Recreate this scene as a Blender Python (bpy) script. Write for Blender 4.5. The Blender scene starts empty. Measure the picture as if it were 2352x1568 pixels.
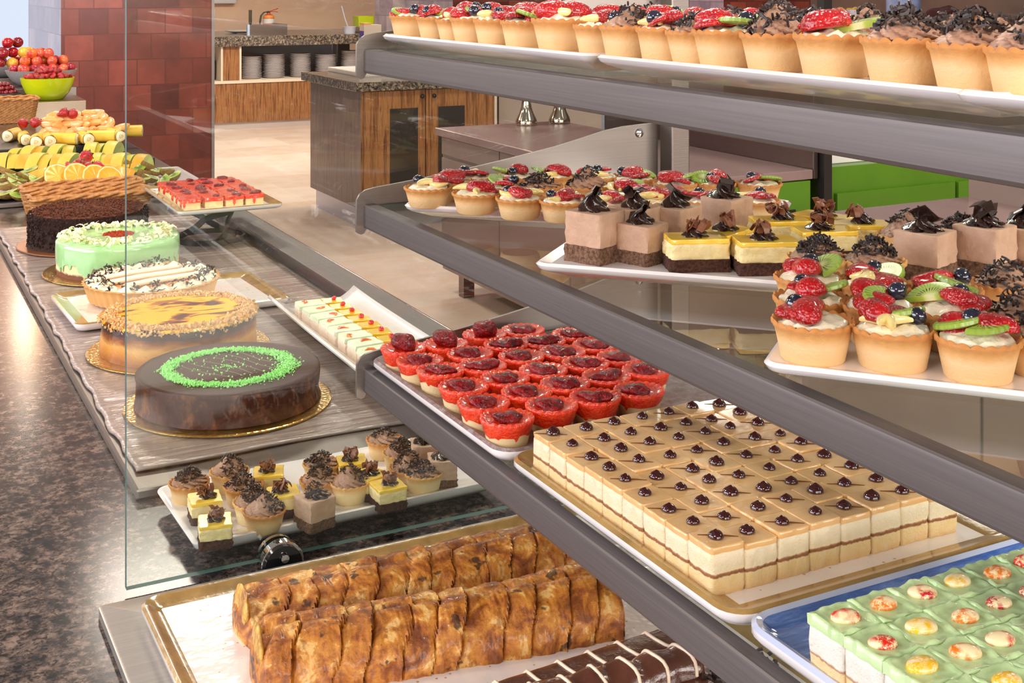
import bpy, bmesh, math, random
from mathutils import Vector, Matrix, Euler, noise
R = random.Random(7)
S = bpy.context.scene
COL = S.collection
PI = math.pi
# ------------------------------------------------------------------ camera
FPX = 2900.0; HZ = -37.0; CX = 1176.0; TH = math.atan(1506 / FPX)
FX, FY = math.sin(TH), math.cos(TH); RX, RY = FY, -FX
EYE = 1.5
def P(px, py, z):
    """ground position of the picture point that lies at height z"""
    d = (EYE - z) * FPX / (py - HZ); k = (px - CX) / FPX
    return Vector((d * (FX + k * RX), d * (FY + k * RY), z))
def PX(px, X, z=0):
    k = (px - CX) / FPX; d = X / (FX + k * RX)
    return Vector((X, d * (FY + k * RY), z))
def PY(px, Y, z=0):
    k = (px - CX) / FPX; d = Y / (FY + k * RY)
    return Vector((d * (FX + k * RX), Y, z))
def ZY(px, py, Y):
    k = (px - CX) / FPX; d = Y / (FY + k * RY)
    return EYE - (py - HZ) * d / FPX
cam = bpy.data.cameras.new('camera'); co = bpy.data.objects.new('camera', cam); COL.objects.link(co)
co.location = (0, 0, EYE); co.rotation_euler = (PI / 2, 0, -TH)
cam.sensor_width = 36; cam.lens = FPX / 2352 * 36; cam.shift_y = -(784 - HZ) / 2352; cam.clip_start = .02
S.camera = co
# ------------------------------------------------------------------ materials
def lin(c):
    return tuple(((v / 255) / 12.92 if v / 255 <= .04045 else ((v / 255 + .055) / 1.055) ** 2.4) for v in c[:3]) + (1,)
class NT:
    def __init__(s, name):
        s.m = bpy.data.materials.new(name); s.m.use_nodes = True
        s.t = s.m.node_tree; s.b = s.t.nodes['Principled BSDF']; s.out = s.t.nodes['Material Output']
    def n(s, typ, **kw):
        o = s.t.nodes.new(typ)
        for k, v in kw.items():
            if k.startswith('i_'):
                o.inputs[int(k[2:]) if k[2:].isdigit() else k[2:].replace('_', ' ')].default_value = v
            else: setattr(o, k, v)
        return o
    def l(s, a, b): s.t.links.new(a, b)
    def vec(s, scale=(1, 1, 1), rnd=True, coord='Object', rot=(0, 0, 0)):
        tc = s.n('ShaderNodeTexCoord'); mp = s.n('ShaderNodeMapping'); mp.inputs['Scale'].default_value = scale
        mp.inputs['Rotation'].default_value = rot
        s.l(tc.outputs[coord], mp.inputs['Vector'])
        if rnd:
            oi = s.n('ShaderNodeObjectInfo'); mu = s.n('ShaderNodeMath', operation='MULTIPLY'); mu.inputs[1].default_value = 37.
            s.l(oi.outputs['Random'], mu.inputs[0]); s.l(mu.outputs[0], mp.inputs['Location'])
        return mp.outputs['Vector']
    def ramp(s, fac, stops, interp='LINEAR'):
        r = s.n('ShaderNodeValToRGB'); r.color_ramp.interpolation = interp
        e = r.color_ramp.elements
        while len(e) < len(stops): e.new(.5)
        for q, (p, c) in zip(e, stops): q.position = p; q.color = lin(c)
        s.l(fac, r.inputs['Fac']); return r.outputs['Color']
    def noise(s, v, sc, det=4, rough=.6, dist=0):
        o = s.n('ShaderNodeTexNoise'); o.inputs['Scale'].default_value = sc; o.inputs['Detail'].default_value = det
        o.inputs['Roughness'].default_value = rough; o.inputs['Distortion'].default_value = dist
        s.l(v, o.inputs['Vector']); return o.outputs['Fac']
    def voro(s, v, sc, feature='F1', out='Distance'):
        o = s.n('ShaderNodeTexVoronoi', feature=feature); o.inputs['Scale'].default_value = sc
        s.l(v, o.inputs['Vector']); return o.outputs[out]
    def mix(s, fac, a, b, mode='MIX'):
        o = s.n('ShaderNodeMix', data_type='RGBA', blend_type=mode)
        for sock, v in ((o.inputs[0], fac), (o.inputs[6], a), (o.inputs[7], b)):
            if isinstance(v, (int, float)): sock.default_value = v
            elif isinstance(v, tuple): sock.default_value = lin(v)
            else: s.l(v, sock)
        return o.outputs[2]
    def math(s, op, a, b=0., clamp=False):
        o = s.n('ShaderNodeMath', operation=op); o.use_clamp = clamp
        for i, v in enumerate((a, b)):
            if isinstance(v, (int, float)): o.inputs[i].default_value = v
            else: s.l(v, o.inputs[i])
        return o.outputs[0]
    def col(s, c):
        if isinstance(c, tuple): s.b.inputs['Base Color'].default_value = lin(c)
        else: s.l(c, s.b.inputs['Base Color'])
    def bump(s, h, dist=.001, strength=1.):
        o = s.n('ShaderNodeBump'); o.inputs['Distance'].default_value = dist; o.inputs['Strength'].default_value = strength
        s.l(h, o.inputs['Height']); s.l(o.outputs[0], s.b.inputs['Normal'])
    def set(s, **kw):
        for k, v in kw.items(): s.b.inputs[k.replace('_', ' ')].default_value = v
        return s
MC = {}
def M(name, c1, c2=None, sc=60, det=4, rough=.5, metal=0, bump=0, bsc=None, coat=0, spec=.5, stretch=(1, 1, 1), sss=0, lo=.35, hi=.65, rnd=True):
    """plain or two-tone mottled material"""
    if name in MC: return MC[name]
    t = NT(name); t.set(Roughness=rough, Metallic=metal)
    t.b.inputs['Specular IOR Level'].default_value = spec; t.b.inputs['Coat Weight'].default_value = coat; t.b.inputs['Coat Roughness'].default_value = .06
    if sss:
        t.b.inputs['Subsurface Weight'].default_value = sss; t.b.inputs['Subsurface Radius'].default_value = (.006, .003, .002); t.b.inputs['Subsurface Scale'].default_value = .5
    if c2 or bump: v = t.vec(stretch, rnd)
    if c2: t.col(t.ramp(t.noise(v, sc, det), [(lo, c1), (hi, c2)]))
    else: t.col(c1)
    if bump: t.bump(t.noise(v, bsc or sc * 2, 5), bump)
    MC[name] = t.m; return t.m
def granite(name, base, dark, light, sc):
    t = NT(name); v = t.vec(rnd=False)
    a = t.ramp(t.noise(v, sc, 5, .7), [(.38, dark), (.5, base), (.62, light)])
    b = t.ramp(t.noise(v, sc * 2.3, 4, .7, .6), [(.40, (12, 13, 17)), (.54, (255, 255, 255))])
    c = t.ramp(t.voro(v, sc * 3.1), [(.0, (255, 240, 226)), (.22, (150, 150, 150))])
    x = t.mix(.85, a, b, 'MULTIPLY'); x = t.mix(.35, x, c, 'OVERLAY'); t.col(x); t.set(Roughness=.17); t.b.inputs['Specular IOR Level'].default_value = .28; return t.m
def steel(name, c=(150, 146, 146), rough=.33, stretch=(1, 160, 160), br=.05):
    t = NT(name); v = t.vec(stretch, False); n = t.noise(v, 6, 3, .7)
    t.set(Metallic=1.); t.col(t.mix(n, tuple(int(q * .86) for q in c), c))
    r = t.math('ADD', t.math('MULTIPLY', n, .16), rough - .08); t.l(r, t.b.inputs['Roughness']); t.bump(n, .0006, br * 4); return t.m
def wood(name, cols, axis='Z', sc=10):
    st = {'Z': (6, 6, .35), 'X': (.35, 6, 6)}[axis]
    t = NT(name); v = t.vec(st, False); n = t.noise(v, sc, 4, .65, .4)
    c = t.ramp(n, [(.3, cols[0]), (.45, cols[1]), (.55, cols[2]), (.72, cols[1])])
    v2 = t.vec(tuple(q * 4 for q in st), False); f = t.noise(v2, sc * 2, 3)
    t.col(t.mix(.25, c, t.ramp(f, [(.3, (70, 50, 35)), (.7, (220, 200, 170))]), 'OVERLAY')); t.set(Roughness=.32); return t.m
def tiles(name, cols, w, h, grout, rough=.25, axes='XZ', off=.5, bumpd=.002):
    t = NT(name); tc = t.n('ShaderNodeTexCoord'); sx = t.n('ShaderNodeSeparateXYZ'); cx = t.n('ShaderNodeCombineXYZ')
    t.l(tc.outputs['Object'], sx.inputs[0]); t.l(sx.outputs[axes[0]], cx.inputs[0]); t.l(sx.outputs[axes[1]], cx.inputs[1])
    b = t.n('ShaderNodeTexBrick'); b.offset = off; b.squash = 1
    for k, q in (('Scale', 1), ('Mortar Size', .0025), ('Mortar Smooth', .2), ('Bias', 0), ('Brick Width', w), ('Row Height', h)): b.inputs[k].default_value = q
    b.inputs['Color1'].default_value = (0, 0, 0, 1); b.inputs['Color2'].default_value = (1, 1, 1, 1); b.inputs['Mortar'].default_value = (.5, .5, .5, 1)
    t.l(cx.outputs[0], b.inputs['Vector'])
    base = t.ramp(b.outputs['Color'], [(0, cols[0]), (.5, cols[1]), (1, cols[2])])
    v = t.vec((1, 1, 1), False); n = t.noise(v, 7 if w < .5 else 5, 5)
    base = t.mix(.55, base, t.ramp(n, [(.3, (80, 80, 80)), (.7, (175, 175, 175))]), 'OVERLAY')
    t.col(t.mix(b.outputs['Fac'], base, grout)); t.set(Roughness=rough)
    inv = t.math('SUBTRACT', 1., b.outputs['Fac']); t.bump(inv, bumpd); return t.m
def glassmat(name, tint=(235, 245, 240), f=1.0):
    t = NT(name); tr = t.n('ShaderNodeBsdfTransparent'); tr.inputs[0].default_value = lin(tint)
    g = t.n('ShaderNodeBsdfGlossy'); g.inputs['Roughness'].default_value = .0; g.inputs['Color'].default_value = (1, 1, 1, 1)
    fr = t.n('ShaderNodeFresnel'); ge = t.n('ShaderNodeNewGeometry'); t.l(t.math('SUBTRACT', 1.45, t.math('MULTIPLY', ge.outputs['Backfacing'], 1.45 - 1 / 1.45)), fr.inputs['IOR']); mx = t.n('ShaderNodeMixShader')
    t.l(t.math('MULTIPLY', fr.outputs[0], f), mx.inputs[0]); t.l(tr.outputs[0], mx.inputs[1]); t.l(g.outputs[0], mx.inputs[2]); t.l(mx.outputs[0], t.out.inputs['Surface']); return t.m
def radial(name, stops, rad, streak=0, nst=24, rough=.25, coat=.6, seeds=None, bump=.0006):
    """colour by distance from the local z axis, for cut fruit"""
    t = NT(name); tc = t.n('ShaderNodeTexCoord'); sx = t.n('ShaderNodeSeparateXYZ'); t.l(tc.outputs['Object'], sx.inputs[0])
    x2 = t.math('MULTIPLY', sx.outputs[0], sx.outputs[0]); y2 = t.math('MULTIPLY', sx.outputs[1], sx.outputs[1])
    r = t.math('DIVIDE', t.math('SQRT', t.math('ADD', x2, y2)), rad); a = t.math('ARCTAN2', sx.outputs[1], sx.outputs[0])
    w = t.math('SINE', t.math('MULTIPLY', a, nst)); n = t.noise(tc.outputs['Object'], 300, 3)
    rr = t.math('ADD', r, t.math('MULTIPLY', t.math('ADD', w, t.math('MULTIPLY', n, 2.)), streak)); c = t.ramp(rr, stops)
    if seeds:
        s = t.math('GREATER_THAN', t.math('SINE', t.math('MULTIPLY', a, seeds)), .55)
        ring = t.math('LESS_THAN', t.math('ABSOLUTE', t.math('SUBTRACT', r, .45)), .1); c = t.mix(t.math('MULTIPLY', s, ring), c, (18, 16, 10))
    t.col(c); t.set(Roughness=rough); t.b.inputs['Coat Weight'].default_value = coat; t.b.inputs['Coat Roughness'].default_value = .05
    if bump: t.bump(t.math('ADD', w, n), bump, .4)
    return t.m
def zlayers(name, stops, h, sc=400, amp=.05, rough=.8, bump=.0012, bsc=500, mott=None, coat=0):
    """cake layers by height above the thing's own base"""
    t = NT(name); tc = t.n('ShaderNodeTexCoord'); sx = t.n('ShaderNodeSeparateXYZ'); t.l(tc.outputs['Object'], sx.inputs[0])
    v = t.vec((1, 1, 1), True); n = t.noise(v, sc, 4)
    z = t.math('ADD', t.math('DIVIDE', sx.outputs[2], h), t.math('MULTIPLY', t.math('SUBTRACT', n, .5), amp * 2)); c = t.ramp(z, stops)
    if mott: c = t.mix(.5, c, t.ramp(t.noise(v, mott, 4), [(.3, (95, 90, 85)), (.7, (165, 165, 165))]), 'OVERLAY')
    t.col(c); t.set(Roughness=rough); t.b.inputs['Coat Weight'].default_value = coat; t.bump(t.noise(v, bsc, 5, .7), bump); return t.m
# ------------------------------------------------------------------ mesh building
class G:
    def __init__(s): s.v = []; s.f = []; s.m = []
    def add(s, verts, faces, mi=0, mat=None):
        o = len(s.v); s.v += [tuple(mat @ Vector(v)) if mat else tuple(v) for v in verts]
        s.f += [tuple(i + o for i in f) for f in faces]
        s.m += mi if isinstance(mi, list) else [mi] * len(faces); return s
    def merge(s, g, mat=None): return s.add(g.v, g.f, list(g.m), mat)
    def rings(s, rings, mi=None, cap0=True, cap1=True, closed=True, mat=None, mcap0=None, mcap1=None):
        n = len(rings[0]); v = [p for r in rings for p in r]; f = []; ml = []
        for j in range(len(rings) - 1):
            for i in range(n if closed else n - 1):
                f.append((j * n + i, j * n + (i + 1) % n, (j + 1) * n + (i + 1) % n, (j + 1) * n + i)); ml.append(mi[j] if mi else 0)
        if cap0: f.append(tuple(reversed(range(n)))); ml.append(mcap0 if mcap0 is not None else (mi[0] if mi else 0))
        if cap1: f.append(tuple(range((len(rings) - 1) * n, len(rings) * n))); ml.append(mcap1 if mcap1 is not None else (mi[-1] if mi else 0))
        return s.add(v, f, ml, mat)
    def lathe(s, prof, n=32, fn=None, **kw):
        rs = []
        for j, (r, z) in enumerate(prof):
            ring = []
            for i in range(n):
                a = 2 * PI * i / n; rr, zz = fn(a, r, z, j) if fn else (r, z); ring.append((rr * math.cos(a), rr * math.sin(a), zz))
            rs.append(ring)
        return s.rings(rs, **kw)
    def rr(s, L, W, r, prof, nc=5, fn=None, **kw):
        """rounded rectangle lofted over (inset, z)"""
        rs = []
        for j, (ins, z) in enumerate(prof):
            hx, hy = L / 2 - ins, W / 2 - ins; q = max(.0004, min(r - ins if r > ins else .0004, hx, hy)); ring = []
            for k, (sx, sy) in enumerate(((1, 1), (-1, 1), (-1, -1), (1, -1))):
                for i in range(nc + 1):
                    a = PI / 2 * (k + i / nc); ring.append((sx * (hx - q) + q * math.cos(a), sy * (hy - q) + q * math.sin(a), z))
            if fn: ring = [fn(p, j) for p in ring]
            rs.append(ring)
        return s.rings(rs, **kw)
    def box(s, x0, x1, y0, y1, z0, z1, mi=0, mat=None):
        v = [(x, y, z) for z in (z0, z1) for y in (y0, y1) for x in (x0, x1)]
        return s.add(v, [(0, 2, 3, 1), (4, 5, 7, 6), (0, 1, 5, 4), (2, 6, 7, 3), (0, 4, 6, 2), (1, 3, 7, 5)], mi, mat)
    def blob(s, rx, ry, rz, amp=0, fr=60, sub=2, seed=0, mi=0, mat=None, fn=None):
        bm = bmesh.new(); bmesh.ops.create_icosphere(bm, subdivisions=sub, radius=1); vs = []
        for v in bm.verts:
            c = Vector((v.co.x * rx, v.co.y * ry, v.co.z * rz))
            if amp: c *= 1 + amp * noise.noise(c * fr + Vector((seed * 3.1, seed, 0)))
            if fn: c = Vector(fn(c))
            vs.append(tuple(c))
        fs = [tuple(v.index for v in f.verts) for f in bm.faces]; bm.free(); return s.add(vs, fs, mi, mat)
    def tube(s, pts, rad, n=8, mi=0, flat=None, cap=True):
        pts = [Vector(p) for p in pts]; rs = []; up = Vector((0, 0, 1))
        for i, p in enumerate(pts):
            t = (pts[min(i + 1, len(pts) - 1)] - pts[max(i - 1, 0)]).normalized()
            a = t.cross(up)
            if a.length < 1e-3: a = t.cross(Vector((1, 0, 0)))
            a.normalize(); b = a.cross(t); r = rad[i] if isinstance(rad, (list, tuple)) else rad; fl = flat or 1
            rs.append([tuple(p + a * r * math.cos(2 * PI * k / n) + b * r * fl * math.sin(2 * PI * k / n)) for k in range(n)])
        return s.rings(rs, mi=[mi] * len(rs), cap0=cap, cap1=cap)
    def grid(s, nx, ny, fn, mi=0):
        v = [fn(i / nx, j / ny) for j in range(ny + 1) for i in range(nx + 1)]
        f = [(j * (nx + 1) + i, j * (nx + 1) + i + 1, (j + 1) * (nx + 1) + i + 1, (j + 1) * (nx + 1) + i) for j in range(ny) for i in range(nx)]
        return s.add(v, f, mi)
    def mesh(s, name, mats, angle=40, bevel=0):
        me = bpy.data.meshes.new(name); me.from_pydata(s.v, [], s.f)
        if not isinstance(mats, (list, tuple)): mats = [mats]
        for m in mats: me.materials.append(m)
        me.polygons.foreach_set('material_index', s.m)
        if bevel:
            bm = bmesh.new(); bm.from_mesh(me); bmesh.ops.remove_doubles(bm, verts=bm.verts, dist=1e-6)
            bmesh.ops.bevel(bm, geom=bm.edges[:], offset=bevel, segments=2, affect='EDGES', profile=.6); bm.to_mesh(me); bm.free()
        me.shade_smooth(); me.set_sharp_from_angle(angle=math.radians(8 if bevel else angle))
        if all(e.use_edge_sharp for e in me.edges): me.shade_flat()
        else: me.polygons.foreach_set('use_smooth', [len(p.vertices) <= 4 for p in me.polygons])
        me.update(); return me
def link(name, data, parent=None, loc=(0, 0, 0), rot=(0, 0, 0), sc=(1, 1, 1)):
    o = bpy.data.objects.new(name, data); COL.objects.link(o); o.parent = parent
    o.location = loc; o.rotation_euler = rot if not isinstance(rot, (int, float)) else (0, 0, rot)
    o.scale = sc if not isinstance(sc, (int, float)) else (sc,) * 3; return o
LABELS = {}
def tag(o, label, cat, group=None, kind=None):
    o['label'] = label; o['category'] = cat
    if group: o['group'] = group
    if kind: o['kind'] = kind
    return o
def thing(name, label, cat, loc=(0, 0, 0), rz=0, group=None, sc=1):
    return tag(link(name, None, None, loc, rz, sc), label, cat, group)
def struct(name, me, loc=(0, 0, 0), rot=0):
    o = link(name, me, None, loc, rot); o['kind'] = 'structure'; return o
ORD = 'zeroth first second third fourth fifth sixth seventh eighth ninth tenth eleventh twelfth thirteenth fourteenth fifteenth sixteenth seventeenth eighteenth nineteenth twentieth'.split()
def Tm(loc=(0, 0, 0), rot=(0, 0, 0), sc=(1, 1, 1)):
    return Matrix.LocRotScale(Vector(loc), Euler(rot), Vector(sc))
def boxobj(name, x0, x1, y0, y1, z0, z1, mat, parent=None, bevel=0):
    return link(name, G().box(x0, x1, y0, y1, z0, z1).mesh(name, mat, 30, bevel), parent)
# ------------------------------------------------------------------ shared materials
GRAN = granite('granite_blue', (92, 78, 72), (40, 40, 46), (134, 114, 104), 62)
DECKST = M('bright_deck_steel', (186, 180, 172), (174, 168, 160), 6, rough=.28, metal=.55, stretch=(1, 60, 60), rnd=False)
GRAN2 = granite('granite_brown', (122, 106, 94), (66, 58, 54), (190, 168, 146), 40)
STEEL = M('brushed_steel', (110, 102, 101), (100, 93, 92), 6, rough=.46, metal=.62, stretch=(90, 1, 90), rnd=False)
STEELX = steel('brushed_steel_panel', (160, 152, 146), .4, (1, 160, 160), .01)
STEELD = steel('dull_steel', (148, 138, 132), .38, (1, 160, 160))
CHROME = M('chrome', (225, 225, 228), rough=.06, metal=1)
BLACKM = M('black_metal', (34, 31, 29), rough=.4)
BLACK = M('black_plastic', (22, 21, 22), rough=.45)
WHITE = M('white_porcelain', (236, 230, 230), rough=.16, coat=.5)
WHITEP = M('white_plastic', (238, 234, 234), rough=.4)
GOLD = M('gold_glaze_rim', (176, 140, 82), (138, 108, 58), 30, rough=.18, coat=.7, bump=.0006, bsc=60)
def speckle(name, base, dark, sc=110):
    t = NT(name); v = t.vec((1, 1, 1), False); n = t.voro(v, sc); q = t.noise(v, 60, 3)
    f = t.math('LESS_THAN', n, t.math('MULTIPLY', q, .22)); t.col(t.mix(f, base, dark)); t.set(Roughness=.15); t.b.inputs['Coat Weight'].default_value = .5
    t.bump(t.noise(v, 26, 3), .0014); return t.m
SPECK = speckle('speckled_white_glaze', (240, 230, 226), (188, 160, 130))
WOOD = wood('walnut_laminate', [(80, 50, 32), (134, 88, 54), (168, 118, 76)])
WOOD2 = wood('dark_walnut_laminate', [(70, 52, 50), (98, 76, 72), (122, 98, 92)])
CREAMTRIM = M('cream_edging', (222, 204, 184), rough=.5)
GLASS = glassmat('clear_glass', (244, 248, 246), 1.0)
GEDGE = M('green_glass_edge', (70, 100, 96), rough=.4, spec=.4)
GEDGE2 = M('deep_green_glass_edge', (4, 92, 62), rough=.1, spec=.8)
# ------------------------------------------------------------------ room
def objb(name, x0, x1, y0, y1, z0, z1, mat, parent=None, bevel=0):
    """box part or thing with its origin at its own base"""
    cx, cy = (x0 + x1) / 2, (y0 + y1) / 2
    me = G().box(x0 - cx, x1 - cx, y0 - cy, y1 - cy, 0, z1 - z0).mesh(name, mat, 30, bevel)
    p = parent.location if parent else Vector((0, 0, 0))
    return link(name, me, parent, (cx - p.x, cy - p.y, z0 - p.z))
FLOOR = tiles('beige_floor_tile', [(226, 206, 194), (232, 213, 202), (238, 221, 210)], 1.2, .6, (226, 206, 194), .4, 'XY', .5, .0006)
struct('floor', G().box(-4, 11, -4, 17, -.05, 0).mesh('floor', FLOOR))
PLASTER = M('beige_plaster', (232, 194, 168), (224, 184, 158), 2, rough=.7)
struct('wall_back', G().box(2.6, 7.05, 15.2, 15.35, 0, 3.2).mesh('wall_back', PLASTER))
struct('wall_right', G().box(9.2, 9.35, -4, 15.2, 0, 3.2).mesh('wall_right', M('grey_brown_wall', (128, 104, 92), (112, 90, 80), 2, rough=.6)))
struct('wall_far', G().box(7.05, 9.2, 13.2, 13.35, 0, 3.2).mesh('wall_far', M('dark_brown_wall', (80, 62, 54), (58, 46, 44), 1.5, rough=.5)))
struct('wall_left', G().box(-4.0, -3.85, -4, 15.2, 0, 3.2).mesh('wall_left', M('brown_wall', (150, 124, 108), (110, 88, 78), 1.2, rough=.6)))
struct('wall_front', G().box(-4, 9.2, -4.15, -4, 0, 3.2).mesh('wall_front', M('taupe_wall', (112, 94, 84), (74, 62, 58), 1., rough=.6)))
struct('trim_1', G().box(6.95, 7.05, 15.05, 15.2, 0, 3.2).mesh('trim_1', M('brass_trim', (176, 124, 66), rough=.4)))
TILE = tiles('red_glazed_tile', [(108, 46, 38), (134, 60, 48), (160, 76, 60)], .148, .137, (104, 54, 46), .22, 'XZ', .5, .003)
TILEY = tiles('bluish_lit_red_tile', [(150, 130, 146), (172, 152, 164), (190, 170, 178)], .28, .137, (116, 100, 112), .15, 'YZ', .5, .003)  # red tile on pillar sides, bluish window light put into its colour
def column(name, x0, x1, y0, y1, side=TILEY):
    g = G().box(x0, x1, y0, y1, 0, 3.2); g.m = [0, 0, 0, 0, 1, 0]
    o = struct(name, g.mesh(name, [TILE, side]))
    return o
a, b = PX(140, .945), PY(487, PX(140, .945).y)
column('pillar_1', a.x, b.x, a.y, a.y + 1.4)
boxc = boxobj('trim_2', b.x - .004, b.x + .012, a.y - .008, a.y + .03, 0, 3.2, M('grey_edge_strip', (150, 138, 136), rough=.3, metal=.6)); boxc['kind'] = 'structure'
c0, c1 = PY(1040, 8.6), PY(1385, 8.6)
column('pillar_2', c0.x, c1.x, 8.6, 10.2)
c0, c1 = PY(1662, 7.4), PY(1862, 7.4)
column('pillar_3', c0.x, c1.x, 7.4, 8.6)
# bright window on the far left
wx = PY(66, 8.9)
WIN = bpy.data.materials.new('daylight_pane'); WIN.use_nodes = True
_t = WIN.node_tree; _e = _t.nodes.new('ShaderNodeEmission'); _e.inputs[0].default_value = lin((226, 236, 255)); _e.inputs[1].default_value = .95
_t.links.new(_e.outputs[0], _t.nodes['Material Output'].inputs['Surface'])
w = struct('window_1', G().box(-1.6, wx.x + .3, 9.0, 9.08, .3, 1.62).mesh('window_1', WIN))
struct('wall_window', G().box(-3.85, PX(140, .945).x, 9.0, 9.12, 1.68, 3.2).mesh('wall_window', PLASTER))
fr = G()
for x in (-1.64, -.5, wx.x + .3): fr.box(x, x + .05, 8.96, 9.12, .25, 1.67)
for z in (.25, 1.62): fr.box(-1.64, wx.x + .35, 8.96, 9.12, z, z + .05)
link('window_frame', fr.mesh('window_frame', WHITEP), w)
# ------------------------------------------------------------------ main buffet counter
t = thing('buffet_counter', 'long dark granite topped buffet counter running past the red tiled pillar', 'counter', (.35, 3.2, 0))
objb('granite_top', -.45, .92, -.8, 7.3, .86, .90, GRAN, t, .004)
objb('base_cabinet', -.40, .88, -.75, 7.25, 0, .86, WOOD2, t)
# rear steel display deck with raised rail and paper sheet
t = thing('steel_display_deck', 'stainless steel display deck under the row of cakes', 'display deck', (.54, 2.4, .90))
objb('deck_plate', .288, .80, 1.50, 3.24, .90, .9135, STEELX, t, .003)
g = G().box(.795, .858, 1.30, 3.6, .90, .938); objr = link('side_rail', g.mesh('side_rail', STEEL, 30, .003), t, -t.location)
# protective sheet
def sheet(u, v):
    x = .296 + u * .482; y = 1.555 + v * 1.675
    e = (.0016 * math.sin(61 * y) + .0016 * math.sin(23 * y + 2) + .002 * noise.noise((y * 40, u, 0))) * (u in (0, 1))
    z = .9150 + .0008 * math.sin(60 * y + 8 * x + 2 * noise.noise((x * 6, y * 9, 0))) + .0006 * noise.noise((x * 9, y * 30, 1))
    if v == 0: z -= .0
    return (x + e, y + .006 * math.sin(14 * x), z)
g = G(); g.grid(40, 260, sheet); n0 = len(g.v)
PAPER = NT('grey_brown_mat'); v = PAPER.vec((1.2, 26, 1), False); nn = PAPER.noise(v, 3, 5, .7, .5)
PAPER.col(PAPER.ramp(nn, [(.3, (120, 104, 97)), (.5, (150, 133, 125)), (.7, (170, 154, 146))])); PAPER.set(Roughness=.2)
v2 = PAPER.vec((3, 22, 1), False); PAPER.bump(PAPER.noise(v2, 3, 3, .6, 1.2), .0035); PAPER = PAPER.m
o = link('display_mat', None, None)
me = g.mesh('display_mat', PAPER); bpy.data.objects.remove(o)
o = link('display_mat', me); md = o.modifiers.new('solid', 'SOLIDIFY'); md.thickness = .0035; md.offset = 1
tag(o, 'glossy grey brown sheet lying under the row of cakes', 'mat')
# front steel deck
t = thing('front_steel_deck', 'stainless steel deck holding the tray of plaited pastries', 'display deck', (.5, .7, .90))
g = G().rr(.62, 1.60, .004, [(0, 0), (0, .0085), (.003, .010), (.060, .010)], 2, cap1=False); g2 = G()
g.rr(.62, 1.60, .03, [(.060, .010), (.066, .0075), (.075, .006)], 4)
link('deck_plate', g.mesh('deck_plate', DECKST, 30), t, (.204 + .31 - .5, .447 - .7, 0))
# ------------------------------------------------------------------ glass end panel with clamp
YG = 1.276
t = thing('glass_end_panel', 'tall clear glass panel standing across the counter before the cakes', 'glass panel', (.55, YG, .90))
g = G().box(.235 - .55, .870 - .55, -.004, .004, .006, 1.0); g.m = [1, 1, 0, 0, 1, 1]
link('pane', g.mesh('pane', [GLASS, GEDGE]), t)
cl = thing('glass_clamp', 'round black and chrome clamp gripping the bottom edge of the glass panel', 'clamp', (P(637, 1300, .90).x + .004, YG - .012, .900))
def half(r, y0, y1):
    g = G(); n = 20; f = [(r * math.cos(PI * i / n), y0, r * math.sin(PI * i / n) + .004) for i in range(n + 1)]; bk = [(x, y1, z) for x, y, z in f]
    f = [(r, y0, .0)] + f + [(-r, y0, .0)]; bk = [(r, y1, .0)] + bk + [(-r, y1, .0)]
    return g.rings([f, bk])
link('chrome_ring', half(.0225, -.004, .007).mesh('chrome_ring', CHROME, 30, .0008), cl)
link('cover_plate', half(.0195, -.0075, -.0042).mesh('cover_plate', M('black_mirror', (16, 18, 22), rough=.08, spec=.9), 30), cl)
link('rear_jaw', half(.0205, .017, .022).mesh('rear_jaw', CHROME, 30), cl)
g = G().lathe([(.0001, -.0045), (.0042, -.004), (.005, 0), (.005, .003)], 16)
link('screw', g.mesh('screw', CHROME), cl, (0, -.0085, .0125), (-PI / 2, 0, 0))
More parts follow.
